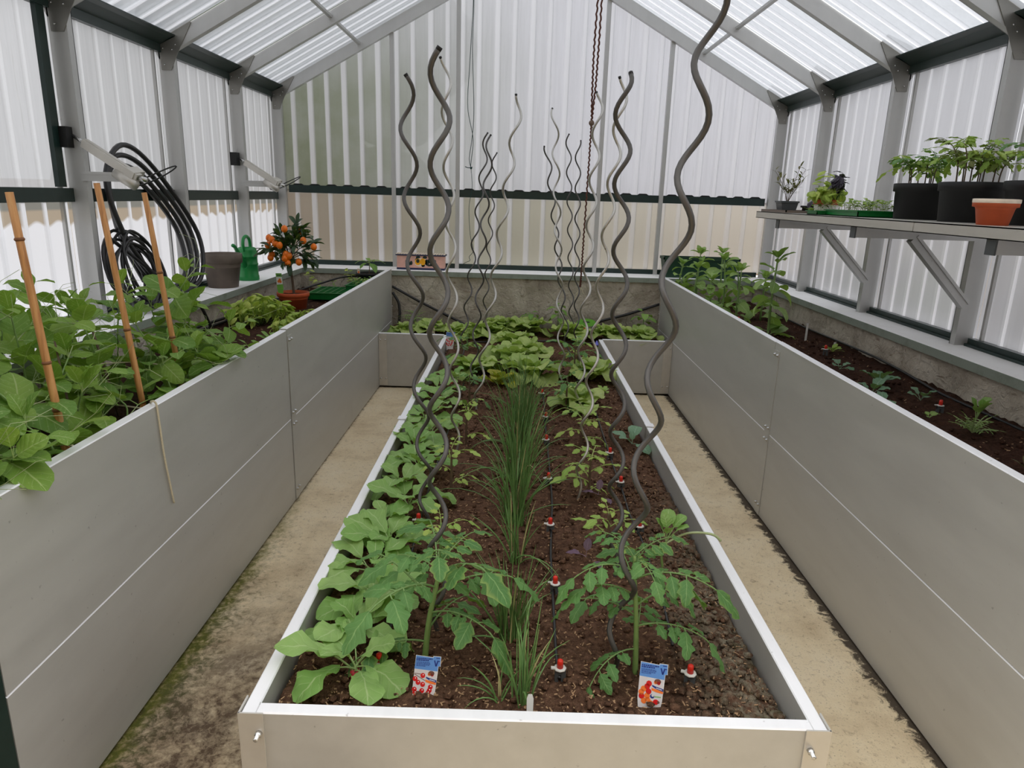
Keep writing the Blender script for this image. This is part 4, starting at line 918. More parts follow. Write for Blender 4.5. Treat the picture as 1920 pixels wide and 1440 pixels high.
LV = {
 'radish': variants(lambda i: leaf_mb(.115, .070+.008*i,   .85, .42, 10, .14, .75+.2*i, .085, .16, 6, .045, .0022, .1, seed=i), 3, 'radish_leaf'),
 'tomato': variants(lambda i: compound_mb(.13+.015*i, 3, .058, .036, i, .75+.25*i, 1.3, a=.55, b=.75, nv=9, cup=-.15, droop=.55, wave=.07, teeth=.5, nt=3), 3, 'tomato'),
 'young': variants(lambda i: compound_mb(.07+.01*i, 2, .046, .024, i+9, .5+.2*i, 1.2, a=.6, b=.8, nv=7, cup=-.1, droop=.5, wave=.05, teeth=.4, nt=3), 3, 'tomato_young'),
 'mid': variants(lambda i: compound_mb(.08+.01*i, 2, .046, .026, i+19, .6, 1.2, a=.6, b=.8, nv=7, cup=-.1, droop=.5, wave=.06, teeth=.4, nt=3), 2, 'tomato'),
 'pot': variants(lambda i: compound_mb(.07+.012*i, 2, .052, .028, i+29, .6, 1.25, a=.6, b=.8, nv=9, cup=-.12, droop=.6, wave=.06, teeth=.6, nt=3), 2, 'tomato_young'),
 'bronze': variants(lambda i: compound_mb(.06+.01*i, 2, .046, .025, i+39, .5, 1.2, a=.6, b=.8, nv=7, cup=-.1, droop=.5, wave=.05, teeth=.5, nt=3), 2, 'tomato_purple'),
 'lettuce': variants(lambda i: leaf_mb(.165, .115+.01*i, .62, .34, 10, .22, 1.15+.3*i, .10, .06, 7, 0, lift=.35, seed=i, nu=3), 3, 'lettuce'),
 'lettuce_y': variants(lambda i: leaf_mb(.13, .085, .62, .34, 10, .22, .7+.3*i, .10, .05, 7, 0, lift=.2, seed=i+5, nu=3), 2, 'lettuce_yellow'),
 'bean': variants(lambda i: leaf_mb(.090, .052+.005*i, .55, .6, 7, .3, .5+.25*i, .02, 0, 6, .02, .002, .1, seed=i), 3, 'bean'),
 'pea': variants(lambda i: leaf_mb(.080+.006*i, .070-.004*i, .42, .55, 8, .28-.2*i, .35+.3*i, .03, 0, 6, .012, .0014, 0, seed=i), 3, 'pea'),
 'peaflet': variants(lambda i: leaf_mb(.070, .046, .55, .6, 7, .2, .6, .03, 0, 6, .03, .0014, 0, seed=i+4), 2, 'pea'),
 'basil': variants(lambda i: leaf_mb(.046, .034, .55, .6, 6, -.35, .9+.3*i, .03, 0, 6, .012, .0012, .2, seed=i), 2, 'basil'),
 'basil_p': variants(lambda i: leaf_mb(.050, .030, .55, .65, 6, -.25, .9+.3*i, .05, .1, 4, .012, .0012, .2, seed=i), 2, 'basil_purple'),
 'kumquat': variants(lambda i: leaf_mb(.062, .022+.002*i, .7, .75, 6, .3, .5+.3*i, .0, 0, 6, .010, .0012, .1, seed=i), 3, 'kumquat'),
 'cabbage': variants(lambda i: leaf_mb(.060, .050, .6, .4, 7, .2, .7, .06, .08, 5, .035, .0018, .2, seed=i), 2, 'cabbage'),
 'pepper': variants(lambda i: leaf_mb(.085, .048, .55, .8, 7, .15, .9+.2*i, .03, 0, 6, .025, .0016, .15, seed=i), 2, 'pepper'),
 'cuke': variants(lambda i: leaf_mb(.075, .055, .45, .5, 7, .15, .8, .04, .08, 5, .04, .0018, .3, seed=i+2), 2, 'cabbage'),
 'purple': variants(lambda i: leaf_mb(.045, .028, .55, .7, 6, .15, .7, .05, 0, 5, .02, .0012, .2, seed=i), 2, 'purple_leaf'),
 'brown': variants(lambda i: leaf_mb(.034, .011, .7, .8, 5, .2, .4, .02, 0, 5, .006, .0009, .1, seed=i), 2, 'brownleaf'),
 'seed': variants(lambda i: leaf_mb(.022, .014, .6, .6, 5, .1, .6, .03, 0, 5, .010, .0007, .2, seed=i), 2, 'seedling'),
 'seed_y': variants(lambda i: leaf_mb(.030, .016, .6, .7, 6, .1, .6, .05, .2, 4, .012, .0009, .2, seed=i), 2, 'tomato_young'),
 'arugula': variants(lambda i: leaf_mb(.062, .030, .75, .45, 9, .1, .9, .05, 0, 5, .03, .0011, .3, lobes=3-i, seed=i), 2, 'seedling'),
 'fern': variants(lambda i: compound_mb(.055, 4, .020, .005, i+50, .5, 1.1, a=.7, b=.8, nv=4, cup=0, droop=.3), 2, 'bean'),
 'melon': variants(lambda i: leaf_mb(.05, .044, .45, .45, 7, .2, .4+.3*i, .03, 0, 5, .05, .002, .5, seed=i), 2, 'radish_leaf'),
}
EDGE = None
def leaf(parent, kind, p, yaw, elev, s=1.0, roll=0.0, name='leaf'):
    """yaw: compass direction the leaf points to (0 = +y), elev: how steeply it rises"""
    if EDGE:   # keep leaves on the soil's side of the boards
        reach = (.14 if kind in ('radish', 'tomato', 'lettuce') else .10)*s; o_ = Vector(parent.location)+Vector(p); q = yaw
        for k in range(14):
            tx, ty = o_.x+reach*math.sin(q)*max(.3, math.cos(elev)), o_.y+reach*math.cos(q)*max(.3, math.cos(elev))
            if o_.z+reach*math.sin(elev)-.02 > EDGE[4] or (EDGE[0] < tx < EDGE[1] and EDGE[2] < ty < EDGE[3]): break
            q = yaw+(1 if k % 2 else -1)*.45*(k//2+1)
        yaw = q
    m = Matrix.Translation(p) @ Matrix.Rotation(-yaw, 4, 'Z') @ Matrix.Rotation(elev, 4, 'X') @ Matrix.Rotation(roll, 4, 'Y') @ Matrix.Scale(s, 4)
    return place(random.choice(LV[kind]), name, parent, mat=m)
def stem(parent, pts, r0, r1, mat='stem', n=6, name='stem', k=5):
    P = bez(pts, k); mb = MB(); mb.tube(P, [r0+(r1-r0)*i/(len(P)-1) for i in range(len(P))], n); mb.build(name, mat, parent); return P

# ------------------------------------------------------------------ middle bed
EDGE = (-.478, .597, 1.225, 9, .50)
def base(x, y): return (x, y, soil_z(x, y)+.004)
def radish(label, x, y, s, n=8):
    t = thing('radish_plant', label, 'radish', base(x, y), 'radish row along the left rim'); o = U(0, 6)
    mb = MB(); mb.ball((0, 0, .0), .013*s, 8, 6, None, (1, 1, 1.1)); mb.build('root', 'radish', t)
    for k in range(n):
        inner = k >= n-2
        leaf(t, 'radish', (.006*math.cos(k), .006*math.sin(k), .012), o+k*2.4, R(U(58, 74)) if inner else R(U(24, 52)), s*(U(.6, .75) if inner else U(.8, 1.1)), U(-.3, .3))
RX = [(-.335, 1.33, 1.12), (-.365, 1.47, 1.0), (-.340, 1.62, 1.1), (-.385, 1.76, 1.05), (-.36, 1.90, 1.0), (-.40, 2.04, 1.0), (-.35, 2.19, 1.05), (-.40, 2.35, 1.0), (-.36, 2.52, 1.0), (-.41, 2.72, 1.0), (-.36, 2.93, 1.05), (-.41, 3.14, 1.0), (-.37, 3.38, 1.1), (-.40, 3.62, 1.05), (-.36, 3.86, 1.0)]
O2 = ['first', 'second', 'third', 'fourth', 'fifth', 'sixth', 'seventh', 'eighth', 'ninth', 'tenth', 'eleventh', 'twelfth', 'thirteenth', 'fourteenth', 'last']
for i, (x, y, s) in enumerate(RX):
    radish('large leafy radish plant with red root in the front left corner' if i == 0 else 'leafy green radish plant, %s from the front in the left row' % O2[i], x, y, s, 9 if i == 0 else 8)

def tomato(label, x, y, h, kind, n, s, mat='stem', lean=(0, 0), o=0.0, r=.006, elev=(15, 55)):
    t = thing('tomato_plant', label, 'tomato plant', base(x, y), 'young tomato plants at the spiral stakes')
    P = stem(t, [(0, 0, -.02), (lean[0]*.3, lean[1]*.3, h*.4), (lean[0]*.8, lean[1]*.8, h*.8), (lean[0], lean[1], h)], r, r*.5, mat)
    for k in range(n):
        q = .25+.75*k/(n-1); p = P[min(len(P)-1, int(q*(len(P)-1)))]
        yw = o+k*2.39
        if q < .7 and abs((yw % (2*PI))-PI) < .55: yw += .9 if (yw % (2*PI)) > PI else -.9
        leaf(t, kind, p, yw, R(elev[0]+(elev[1]-elev[0])*q+U(-8, 8)), s*(U(.85, 1.1) if q < .8 else U(.55, .7)), U(-.25, .25))
    return t
tomato('large tomato plant with broad grey green leaves behind the left plum tomato tag', -.188, 1.39, .24, 'tomato', 11, 1.25, lean=(.035, .03), o=4.4, r=.008)
tomato('yellowish young tomato plant behind the large left front tomato', -.200, 1.86, .12, 'young', 6, 1.0, 'stem', o=.4)
tomato('young tomato plant third from the front on the left, with grey stem', -.215, 2.347, .17, 'young', 6, .9, 'stem_brown', o=1.2, elev=(35, 65))
tomato('slim young tomato plant fourth from the front on the left', -.199, 2.868, .17, 'young', 6, .9, 'stem_brown', o=2.0, elev=(30, 65))
tomato('young tomato plant at the far end of the radish row', -.225, 3.441, .16, 'mid', 6, 1.0, 'stem_brown', o=2.0)
tomato('large tomato plant at the right front in front of the tallest stake', .300, 1.375, .28, 'tomato', 13, 1.0, lean=(-.02, .02), o=4.2, r=.007)
t = tomato('pale leaved tomato plant with thick grey stem behind the right front tomato', .288, 1.85, .17, 'young', 7, .95, 'stem_brown', o=.5, r=.008)
tomato('bushy young tomato plant in the open soil right of the chives', .284, 2.337, .15, 'young', 8, 1.15, 'stem_brown', o=.9)
tomato('yellow green young tomato plant, fourth from the front on the right', .309, 2.92, .14, 'young', 8, 1.1, 'stem_brown', o=1.9)
tomato('dark stemmed young tomato before the pale lettuce on the right', .270, 3.39, .18, 'mid', 6, 1.0, 'stem_brown', o=2.4)
tomato('young tomato plant at the tangled trio of stakes', -.33, 4.25, .18, 'mid', 7, 1.2, 'stem_brown', o=1.4)
tomato('young tomato plant hiding a red drip cap at the back right', .36, 4.05, .2, 'mid', 7, 1.3, 'stem_brown', o=1.0)
tomato('small yellow green tomato plant before the back cross hose', .43, 4.62, .12, 'young', 7, 1.0, 'stem_brown', o=1.6)
tomato('young tomato plant behind the small blue tag at the left step panel', -.33, 4.75, .12, 'young', 8, 1.05, 'stem', o=.6)

t = thing('melon_plant', 'rounded leaved seedling with a curling tip behind the right front tomato', 'seedling', base(.46, 1.85))
P = stem(t, [(0, 0, -.01), (-.01, 0, .05), (.0, .0, .09)], .004, .003)
for yaw, el, s in ((.2, 50, 1.0), (-.5, 62, .9), (1.2, 40, 1.0), (2.0, 35, .9), (-1.3, 45, .8), (3.0, 60, .6)): leaf(t, 'melon', P[-1], yaw, R(el), s)
stem(t, [P[-2], P[-2]+Vector((.06, 0, .035)), P[-2]+Vector((.13, 0, .035)), P[-2]+Vector((.16, 0, .015))], .003, .0045, 'stem_white', 6, 'shoot')
for i, (x, y, lab) in enumerate(((.321, 2.34, 'small purple leaved seedling at the foot of the bushy right tomato'), (.235, 1.89, 'small purple leaved seedling left of the thick grey tomato stem'))):
    t = thing('purple_seedling', lab, 'seedling', base(x+.02, y))
    P = stem(t, [(0, 0, -.01), (-.01, -.02, .015), (-.025, -.03, .025)], .0015, .001, 'stem_brown', 4)
    leaf(t, 'purple', P[-1], -1.2, R(10), 1.0); leaf(t, 'purple', P[-1], .3, R(65), .9); leaf(t, 'purple', P[3], 2.6, R(5), .8)
t = thing('cucumber_seedling', 'cucumber seedling with grey green rounded leaves by the right rim joint', 'seedling', base(.535, 2.93))
for yaw, el, s in ((1.2, 30, 1.15), (-1.0, 25, 1.0), (.4, 45, .9), (2.2, 5, 1.1), (-2.2, 35, .8), (0, 75, .5)): leaf(t, 'cuke', (0, 0, .01), yaw, R(el), s)
t = thing('seedling', 'small leafy seedling on bare soil below the right step panel', 'seedling', base(.50, 3.72))
for k in range(9): leaf(t, 'seed_y' if k % 3 else 'seed', (0, 0, .015), k*2.4, R(U(15, 60)), U(1.2, 1.8))
t = thing('violet', 'tiny plant with a violet flower beside the right step panel', 'flower', base(.575, 4.75))
stem(t, [(0, 0, -.01), (.003, 0, .04), (-.006, 0, .085)], .0015, .001)
for k in range(8): leaf(t, 'seed', (0, 0, .01+.004*k), k*2.4, R(U(15, 60)), U(1.0, 1.6))
mb = MB(); mb.lathe([(.004, .03), (.013, .004), (.017, 0)], 8, (-.006, 0, .065), True); mb.build('blossom', 'flower', t)

def chives(label, x, y, n, h, spread, seed, fallen=0):
    t = thing('chive_clump', label, 'chives', base(x, y), 'chive clumps down the middle'); rnd = random.Random(seed)
    for mat, cnt, nm in (('chive', n, 'blades'), ('chive_dry', max(2, n//25), 'dry_blades')):
        mb = MB()
        for k in range(cnt+(fallen if mat == 'chive' else 0)):
            q = rnd.uniform(0, 2*PI); rr = spread*.35*math.sqrt(rnd.random()); bx, by = rr*math.cos(q), rr*math.sin(q); hh = h*rnd.uniform(.55, 1.0)
            out = rnd.gauss(.12, .13); qq = q+rnd.gauss(0, .8); bend = max(0, rnd.gauss(.15, .25))
            if k >= cnt or rnd.random() < .05: out += .5; bend += .6
            P = []; th = out; px = 0; pz = 0
            for i in range(7):
                P.append((bx+px*math.cos(qq), by+px*math.sin(qq), pz-.004)); px += hh/6*math.sin(th); pz += hh/6*math.cos(th); th += bend*.28
                if pz < .015 and i > 2: th = PI/2
            r = rnd.uniform(.0016, .0026); mb.tube(P, [r*.9, r, r, r*.95, r*.8, r*.55, r*.15], 4, False)
        o = mb.build(nm, mat, t); o['kind'] = 'stuff'
chives('nearest chive clump, thin and open, right behind the front board', .038, 1.262, 24, .24, .06, 1, 3)
chives('tiny chive shoot left of the nearest chive clump', -.012, 1.262, 5, .13, .03, 8, 2)
chives('second chive clump from the front, arching left', .010, 1.49, 40, .25, .07, 2, 3)
chives('small narrow chive clump between the second and the tallest', .022, 1.87, 24, .23, .05, 3, 2)
chives('dense upright chive clump, fourth from the front', .018, 2.12, 70, .32, .09, 4, 4)
chives('tall dense chive clump in the middle of the row', .028, 2.45, 84, .35, .10, 5, 5)
chives('tall dark chive clump second from the far end', .028, 2.82, 80, .35, .10, 6, 4)
chives('farthest chive clump, in front of the lettuces', .045, 3.2, 70, .35, .11, 7, 5)

def lettuce(label, x, y, s, n=14, kind='lettuce', flat=0):
    t = thing('lettuce', label, 'lettuce', base(x, y), 'lettuces at the back of the middle bed'); o = U(0, 6)
    for k in range(n):
        q = k/(n-1); leaf(t, kind, (.012*math.cos(k*2.4), .012*math.sin(k*2.4), .005), o+k*2.4, R(16-flat+58*q+U(-8, 8)), s*(1.30-.5*q)*U(.9, 1.08), U(-.25, .25))
lettuce('yellowing red tinged lettuce at the left end of the nearest lettuces', -.084, 3.86, .8, 9, 'lettuce_y')
for k, lab, x, y, s in ((0, 'large mottled lettuce right behind the farthest chives', .10, 4.02, 1.15), (1, 'large lettuce in the middle, behind the yellowing one', -.02, 4.32, 1.1), (2, 'large lettuce in the middle of the second lettuce row', .10, 4.52, 1.15), (3, 'lettuce at the back of the central lettuce group', .0, 4.82, 1.1),
        (4, 'lettuce left of centre under the dark tangled stakes', -.25, 4.08, 1.0), (5, 'pale lettuce with rounded leaves at the right, under the paired pale stakes', .46, 4.06, 1.1), (6, 'dark small lettuce low at the right before the purple stalks', .33, 3.46, .9), (7, 'lettuce behind the cross hose left of centre', -.22, 5.2, 1.05),
        (8, 'lettuce against the back plinth left of centre', -.12, 5.40, .9), (9, 'lettuce behind the cross hose at the centre', .10, 5.33, 1.05), (10, 'lettuce behind the cross hose right of centre', .42, 5.2, 1.05), (11, 'lettuce before the right step panel corner', .73, 5.2, 1.0), (12, 'lettuce behind the right step panel', .95, 5.17, .95), (13, 'lettuce behind the left step panel', -.66, 5.2, .95), (14, 'lettuce in the gap left of the small blue tag', -.42, 5.10, .95), (15, 'lettuce in the left back corner of the bed', -.83, 5.15, .8)):
    lettuce(lab, x, y, s)
def pepper(label, x, y, h, n, s, kind='pepper', mat='stem'):
    t = thing('pepper_plant', label, 'pepper plant', base(x, y))
    P = stem(t, [(0, 0, -.01), (.004, 0, h*.5), (0, .004, h)], .004, .0025, mat)
    for k in range(n): q = .45+.55*k/(n-1); leaf(t, kind, P[int(q*(len(P)-1))], k*2.39+.5, R(U(-5, 25)+25*(q > .95)), s*U(.8, 1.1)*(1 if q < .95 else .7), U(-.2, .2))
pepper('broad leaved pepper plant in the right back corner of the middle bed', .985, 5.33, .19, 11, 1.15)
pepper('tall slim pepper plant against the back plinth behind the pale stakes', .33, 5.42, .22, 10, .95, 'pepper')
pepper('bushy pepper plant against the back plinth at the centre', .12, 5.45, .14, 12, .9, 'pepper')
t = thing('seedling', 'feathery seedling in the left back corner by the bent hose', 'seedling', base(-.79, 5.42))
stem(t, [(0, 0, -.01), (.004, 0, .07), (0, 0, .13)], .003, .002)
for k in range(11): leaf(t, 'fern', (0, 0, .03+.009*k), k*2.4, R(U(10, 50)), U(1.2, 1.7))

# ------------------------------------------------------------------ left bed
ZL = .648
EDGE = (-1.73, -1.035, 1.215, 9, .85)
def pea(x, y, h, seed, overhang=None, label='pea plant with broad rounded mottled leaves tangled around the bamboo canes'):
    rnd = random.Random(seed); t = thing('pea_plant', label, 'pea plant', (x, y, ZL), 'pea plants around the canes')
    P = stem(t, [(0, 0, -.01), (rnd.uniform(-.02, .02), rnd.uniform(-.02, .02), h*.35), (rnd.uniform(-.04, .04), rnd.uniform(-.04, .04), h*.7), (rnd.uniform(-.05, .05), rnd.uniform(-.05, .05), h)], .0035, .0022, 'stem', 5)
    tm = MB(); nn = max(4, int(h/.068)); o = rnd.uniform(0, 6)
    for k in range(nn):
        q = (k+1)/nn; p = P[int(q*(len(P)-1))]; yaw = o+k*PI+rnd.uniform(-.6, .6); s = rnd.uniform(1.05, 1.4)*(.7 if q > .95 else 1)
        leaf(t, 'pea', p, yaw+.9, R(rnd.uniform(-25, 75)), s, rnd.uniform(-.9, .9)); leaf(t, 'pea', p, yaw-.9, R(rnd.uniform(-25, 75)), s, rnd.uniform(-.9, .9))
        if q > .3:
            e = R(rnd.uniform(10, 40)); d = Vector((math.sin(yaw)*math.cos(e), math.cos(yaw)*math.cos(e), math.sin(e))); q2 = p+d*.06
            tm.tube([p, p+d*.03, q2], .0014, 4, False)
            for sd in (-1, 1): leaf(t, 'peaflet', q2, yaw+sd*1.2, e*.6, s*.95, rnd.uniform(-.4, .4))
            if rnd.random() < .5:
                for f in range(2):
                    w = Vector((rnd.uniform(-1, 1), rnd.uniform(-1, 1), rnd.uniform(.0, 1))).normalized(); e1 = q2+d*.06
                    tm.tube([q2, e1+w*.02, e1+w*.07+d*.03, e1+w*.11+Vector((rnd.uniform(-.03, .03), 0, rnd.uniform(-.02, .03)))], .0007, 3, False)
    # a folded new tip
    leaf(t, 'peaflet', P[-1], o, R(84), .9, .6); leaf(t, 'peaflet', P[-1], o+PI, R(84), .85, -.6)
    tm.build('tendrils', 'stem_white', t)['kind'] = 'stuff'; return t
rp = random.Random(21); k = 0
ROWS = ('row along the rim', 'second row from the rim', 'middle pea row', 'fourth row from the rim', 'row along the sill')
for row, xs in enumerate((-1.13, -1.25, -1.38, -1.52, -1.64)):
    for j in range(7):
        y = 1.28+j*.215+(row % 2)*.12+rp.uniform(-.05, .05); h = rp.uniform(.27, .36) if row < 2 else rp.uniform(.30, .40)
        if row == 0: h *= .72
        if y > 2.55 and row > 2: continue
        pea(xs+rp.uniform(-.03, .03), y, h, 100+k, label='pea plant with mottled leaves, %s from the camera in the %s' % (O2[j], ROWS[row])); k += 1
pea(-1.22, 2.52, .43, 300, label='tallest pea plant, climbing beside the farthest bamboo cane above the hose')
pea(-1.06, 1.24, .22, 301, label='pea plant at the near end whose leaf hangs over the rim')
t = pea(-1.05, 2.36, .20, 302, label='low pea plant leaning out over the rim below the farthest cane')
EDGE = None; leaf(t, 'pea', (.0, .05, .19), 1.7, R(2), 1.1); leaf(t, 'peaflet', (.0, .05, .19), 1.2, R(4), 1.0); leaf(t, 'pea', (.0, .04, .19), 2.4, R(8), .9); EDGE = (-1.73, -1.035, 1.215, 9, .85)
t = pea(-1.07, 1.36, .20, 303, label='low pea plant with a pale leaf reaching over the near rim')
EDGE = None; leaf(t, 'pea', (.0, .0, .185), 1.9, R(4), 1.35); leaf(t, 'pea', (.0, -.03, .19), 2.7, R(8), 1.2); EDGE = (-1.73, -1.035, 1.215, 9, .85)

def rocket(x, y, n, s, seed, label, kind='arugula', cat='seedlings', group='low salad seedlings in the left bed'):
    rnd = random.Random(seed); t = thing('salad_plant', label, cat, (x, y, ZL), group)
    for k in range(n): leaf(t, kind, (rnd.uniform(-.01, .01), rnd.uniform(-.01, .01), .0), k*2.4+rnd.uniform(-.3, .3), R(rnd.uniform(20, 70)), s*rnd.uniform(.75, 1.15), rnd.uniform(-.3, .3))
for r_ in range(9):
    for c_ in range(4):
        y = 2.60+r_*.10+U(-.03, .03); x = -1.075-c_*.115+U(-.03, .03)-.02*r_*(c_ > 1)
        rocket(x, y, 9, U(.85, 1.2), 400+r_*5+c_, 'low lobed salad plant, %s from the rim in the %s row past the canes' % (O2[c_], O2[r_]))
for k in range(12): rocket(-1.09-.11*(k % 2)+U(-.03, .03), 3.95+k*.045, 7, U(.55, .75), 500+k, 'low salad plant, %s of the strip along the rim before the terracotta pot' % (O2[k]), 'arugula', 'seedlings', 'low plants before the terracotta pot')

def bush(t, n, kind, rx, ry, h, s, seed, z0=0.0):
    rnd = random.Random(seed); mb = MB()
    for k in range(n):
        q = rnd.uniform(0, 2*PI); f = math.sqrt(rnd.random()); x, y = rx*f*math.cos(q), ry*f*math.sin(q); z = z0+h*math.sqrt(max(.05, 1-f*f*.85))*rnd.uniform(.55, 1.0)
        leaf(t, kind, (x, y, z), q+PI/2*0-0+rnd.uniform(-1.2, 1.2), R(rnd.uniform(-60, 30)), s*rnd.uniform(.8, 1.25), rnd.uniform(-.6, .6))
        if k % 3 == 0: mb.tube([(x*.35, y*.35, z0-.01), (x*.7, y*.7, z0+z*.3*.5), (x, y, z)], .0016, 4, False)
    o = mb.build('stems', 'stem', t); o['kind'] = 'stuff'
t = thing('basil_plant', 'bushy yellow green basil in front of the kumquat pot', 'basil', (-1.48, 3.98, ZL))
bush(t, 240, 'basil', .15, .21, .17, 1.15, 8)
for k, (x, y, lab) in enumerate(((-1.26, 3.74, 'smaller basil plant before the bushy basil, nearest the rim'), (-1.24, 3.98, 'smaller basil plant between the bushy basil and the rim'))):
    t = thing('basil_plant', lab, 'basil', (x, y, ZL)); bush(t, 40, 'basil', .07, .08, .085, 1.0, 30+k)

# kumquat tree
t = thing('kumquat_tree', 'small kumquat tree with orange fruit in a terracotta coloured pot', 'kumquat tree', (-1.452, 4.52, .635))
pot(t, .102, .078, .118, 'terracotta', .026, .10)
P = stem(t, [(.005, 0, .09), (.0, 0, .18), (-.006, 0, .26), (-.008, 0, .34)], .009, .007, 'bark', 8, 'trunk')
rk = random.Random(4); top = Vector((-.008, 0, .34)); mb = MB(); tips = []
for k in range(17):
    q = k*2.4; e = R(rk.uniform(0, 80)) if k > 6 else R(rk.uniform(-15, 25)); L = rk.uniform(.13, .20)*(1 if k > 3 else .9)
    d = Vector((math.cos(q)*math.cos(e), math.sin(q)*math.cos(e)*.8, math.sin(e)*1.05)); m_ = top+d*L*.5+Vector((0, 0, .02)); e_ = top+d*L
    mb.tube(bez([top-Vector((0, 0, .02)), m_, e_], 4), .0028, 5); tips.append((m_, d)); tips.append((e_, d)); tips.append(((m_+e_)/2, d))
mb.build('branches', 'bark', t)
for p, d in tips:
    for k in range(4):
        v = d+Vector((rk.uniform(-1, 1), rk.uniform(-1, 1), rk.uniform(-.6, .9))); leaf(t, 'kumquat', p+Vector((rk.uniform(-.012, .012),)*3), math.atan2(v.x, v.y), math.atan2(v.z, math.hypot(v.x, v.y)), rk.uniform(1.0, 1.4), rk.uniform(-.6, .6))
for x, y, z in ((.005, -.12, .525), (-.085, -.10, .455), (-.055, -.13, .435), (-.025, -.14, .425), (-.115, -.09, .42), (.11, -.09, .455), (.165, -.06, .415), (-.09, -.10, .365), (.005, -.12, .37), (.025, -.12, .36), (.0, -.13, .345), (.015, -.12, .315), (.078, -.10, .322), (-.13, -.02, .46), (.05, .06, .5), (-.095, -.11, .345)):
    mb = MB(); mb.ball((0, 0, 0), .0205, 10, 8, 0, (1, 1, 1.12)); mb.ball((0, 0, .0225), .003, 5, 4, 1); mb.build('fruit', ['orange', 'leafpaint'], t, (x, y, z))
tg = MB(); tg.prism([(-.014, 0, -.03), (.012, 0, -.03), (.020, 0, .02), (.018, 0, .115), (-.020, 0, .118), (-.020, 0, .02)], (0, .001, 0)); tg.prism([(-.019, -.0006, .045), (.019, -.0006, .045), (.018, -.0006, .092), (-.0195, -.0006, .095)], (0, .0005, 0), mat=1)
for c in ((-.006, .065), (.006, .062), (.002, .074)): tg.prism([(c[0]+.008*math.cos(2*PI*k/10), -.0012, c[1]+.009*math.sin(2*PI*k/10)) for k in range(10)], (0, .0006, 0), mat=2)
tg.prism([(-.012, -.0006, .100), (.012, -.0006, .099), (.012, -.0006, .104), (-.012, -.0006, .105)], (0, .0005, 0), mat=3)
tt = tg.build('plant_tag', ['taglime', 'white_plastic', 'orange', 'leafpaint'], t); tt.location = (-.066, -.045, .125); tt.rotation_euler = (R(-8), R(-6), 0)

# seed trays, sprouts and black pot at the far end of the left bed
def tray(label, c, w, d, h, group=None, cells=(6, 9)):
    t = thing('seed_tray', label, 'seed tray', c, group); mb = MB(); a = .004
    mb.box(-w, w, -d, d, 0, .004)
    for sx in (-1, 1): x0, x1 = sorted((sx*w, sx*(w-a))); mb.box(x0, x1, -d, d, 0, h)
    for sy in (-1, 1): y0, y1 = sorted((sy*d, sy*(d-a))); mb.box(-w, w, y0, y1, 0, h)
    mb.box(-w-.008, w+.008, -d-.008, -d, h-.004, h); mb.box(-w-.008, w+.008, d, d+.008, h-.004, h); mb.box(-w-.008, -w, -d, d, h-.004, h); mb.box(w, w+.008, -d, d, h-.004, h); mb.build('tray', 'tray_green', t)
    if cells:
        mb = MB(); nx, ny = cells
        for i in range(1, nx): x = -w+2*w*i/nx; mb.box(x-.003, x+.003, -d+a, d-a, .012, h-.002)
        for j in range(1, ny): y = -d+2*d*j/ny; mb.box(-w+a, w-a, y-.003, y+.003, .012, h-.002)
        mb.build('cell_grid', 'tray_green', t)
    mb = MB(); mb.box(-w+a, w-a, -d+a, d-a, .004, h*.45); mb.build('compost', 'soil_dark', t); return t
def sprouts(t, n, w, d, z, kinds, s, hmin, hmax, seed):
    rnd = random.Random(seed); mb = MB()
    for k in range(n):
        x, y, h = rnd.uniform(-w, w), rnd.uniform(-d, d), rnd.uniform(hmin, hmax); mb.tube([(x, y, z-.005), (x+.004, y, z+h*.6), (x+.002, y+.003, z+h)], .0009, 4, False)
        q = rnd.uniform(0, 6); kd = rnd.choice(kinds)
        for a in (0, PI): leaf(t, kd, (x+.002, y+.003, z+h), q+a, R(rnd.uniform(0, 45)), s*rnd.uniform(.8, 1.2))
    mb.build('stems', 'stem_white', t)['kind'] = 'stuff'
t = tray('green cell tray, mostly empty, beside the kumquat pot', (-1.30, 4.98, ZL+.012), .14, .17, .050)
t = tray('second green tray full of small seedlings, against the rim', (-1.14, 5.20, ZL+.028), .10, .14, .06, None, (4, 6)); sprouts(t, 34, .085, .12, .04, ['seed'], 1.2, .02, .05, 3)
def seedl(name, label, x, y, z, h, kind, n, s, cat='seedling', mat='stem_white', group=None):
    t = thing(name, label, cat, (x, y, z), group); P = stem(t, [(0, 0, -.01), (.003, 0, h*.5), (0, .003, h)], .0018, .0013, mat, 5)
    for k in range(n): q = .55+.45*k/max(1, n-1); leaf(t, kind, P[int(q*(len(P)-1))], k*2.39, R(U(0, 40)), s*U(.85, 1.1))
seedl('seedling', 'pale green sprout left of centre behind the empty green tray', -1.60, 5.38, ZL, .15, 'basil', 7, .9)
seedl('seedling', 'pale green sprout just right of the kumquat trunk behind the tray', -1.52, 5.30, ZL, .09, 'basil', 6, .9)
seedl('seedling', 'tiny grey leaved sprout behind the middle of the green tray', -1.43, 5.42, ZL, .06, 'seed', 6, 1.4)
seedl('seedling', 'single tall sprout behind the seedling tray, left one', -1.33, 5.50, ZL, .16, 'basil', 6, .8)
seedl('seedling', 'bushy sprout behind the seedling tray beside the black pot', -1.28, 5.42, ZL, .12, 'basil', 9, .85)
t = thing('potted_pepper', 'young pepper plant in a black pot at the far left bed corner', 'pepper plant', (-1.15, 5.44, .665))
pot(t, .098, .078, .125, 'black', .02, .11); P = stem(t, [(0, 0, .10), (.006, 0, .16), (.0, .005, .20)], .004, .003, 'stem_brown')
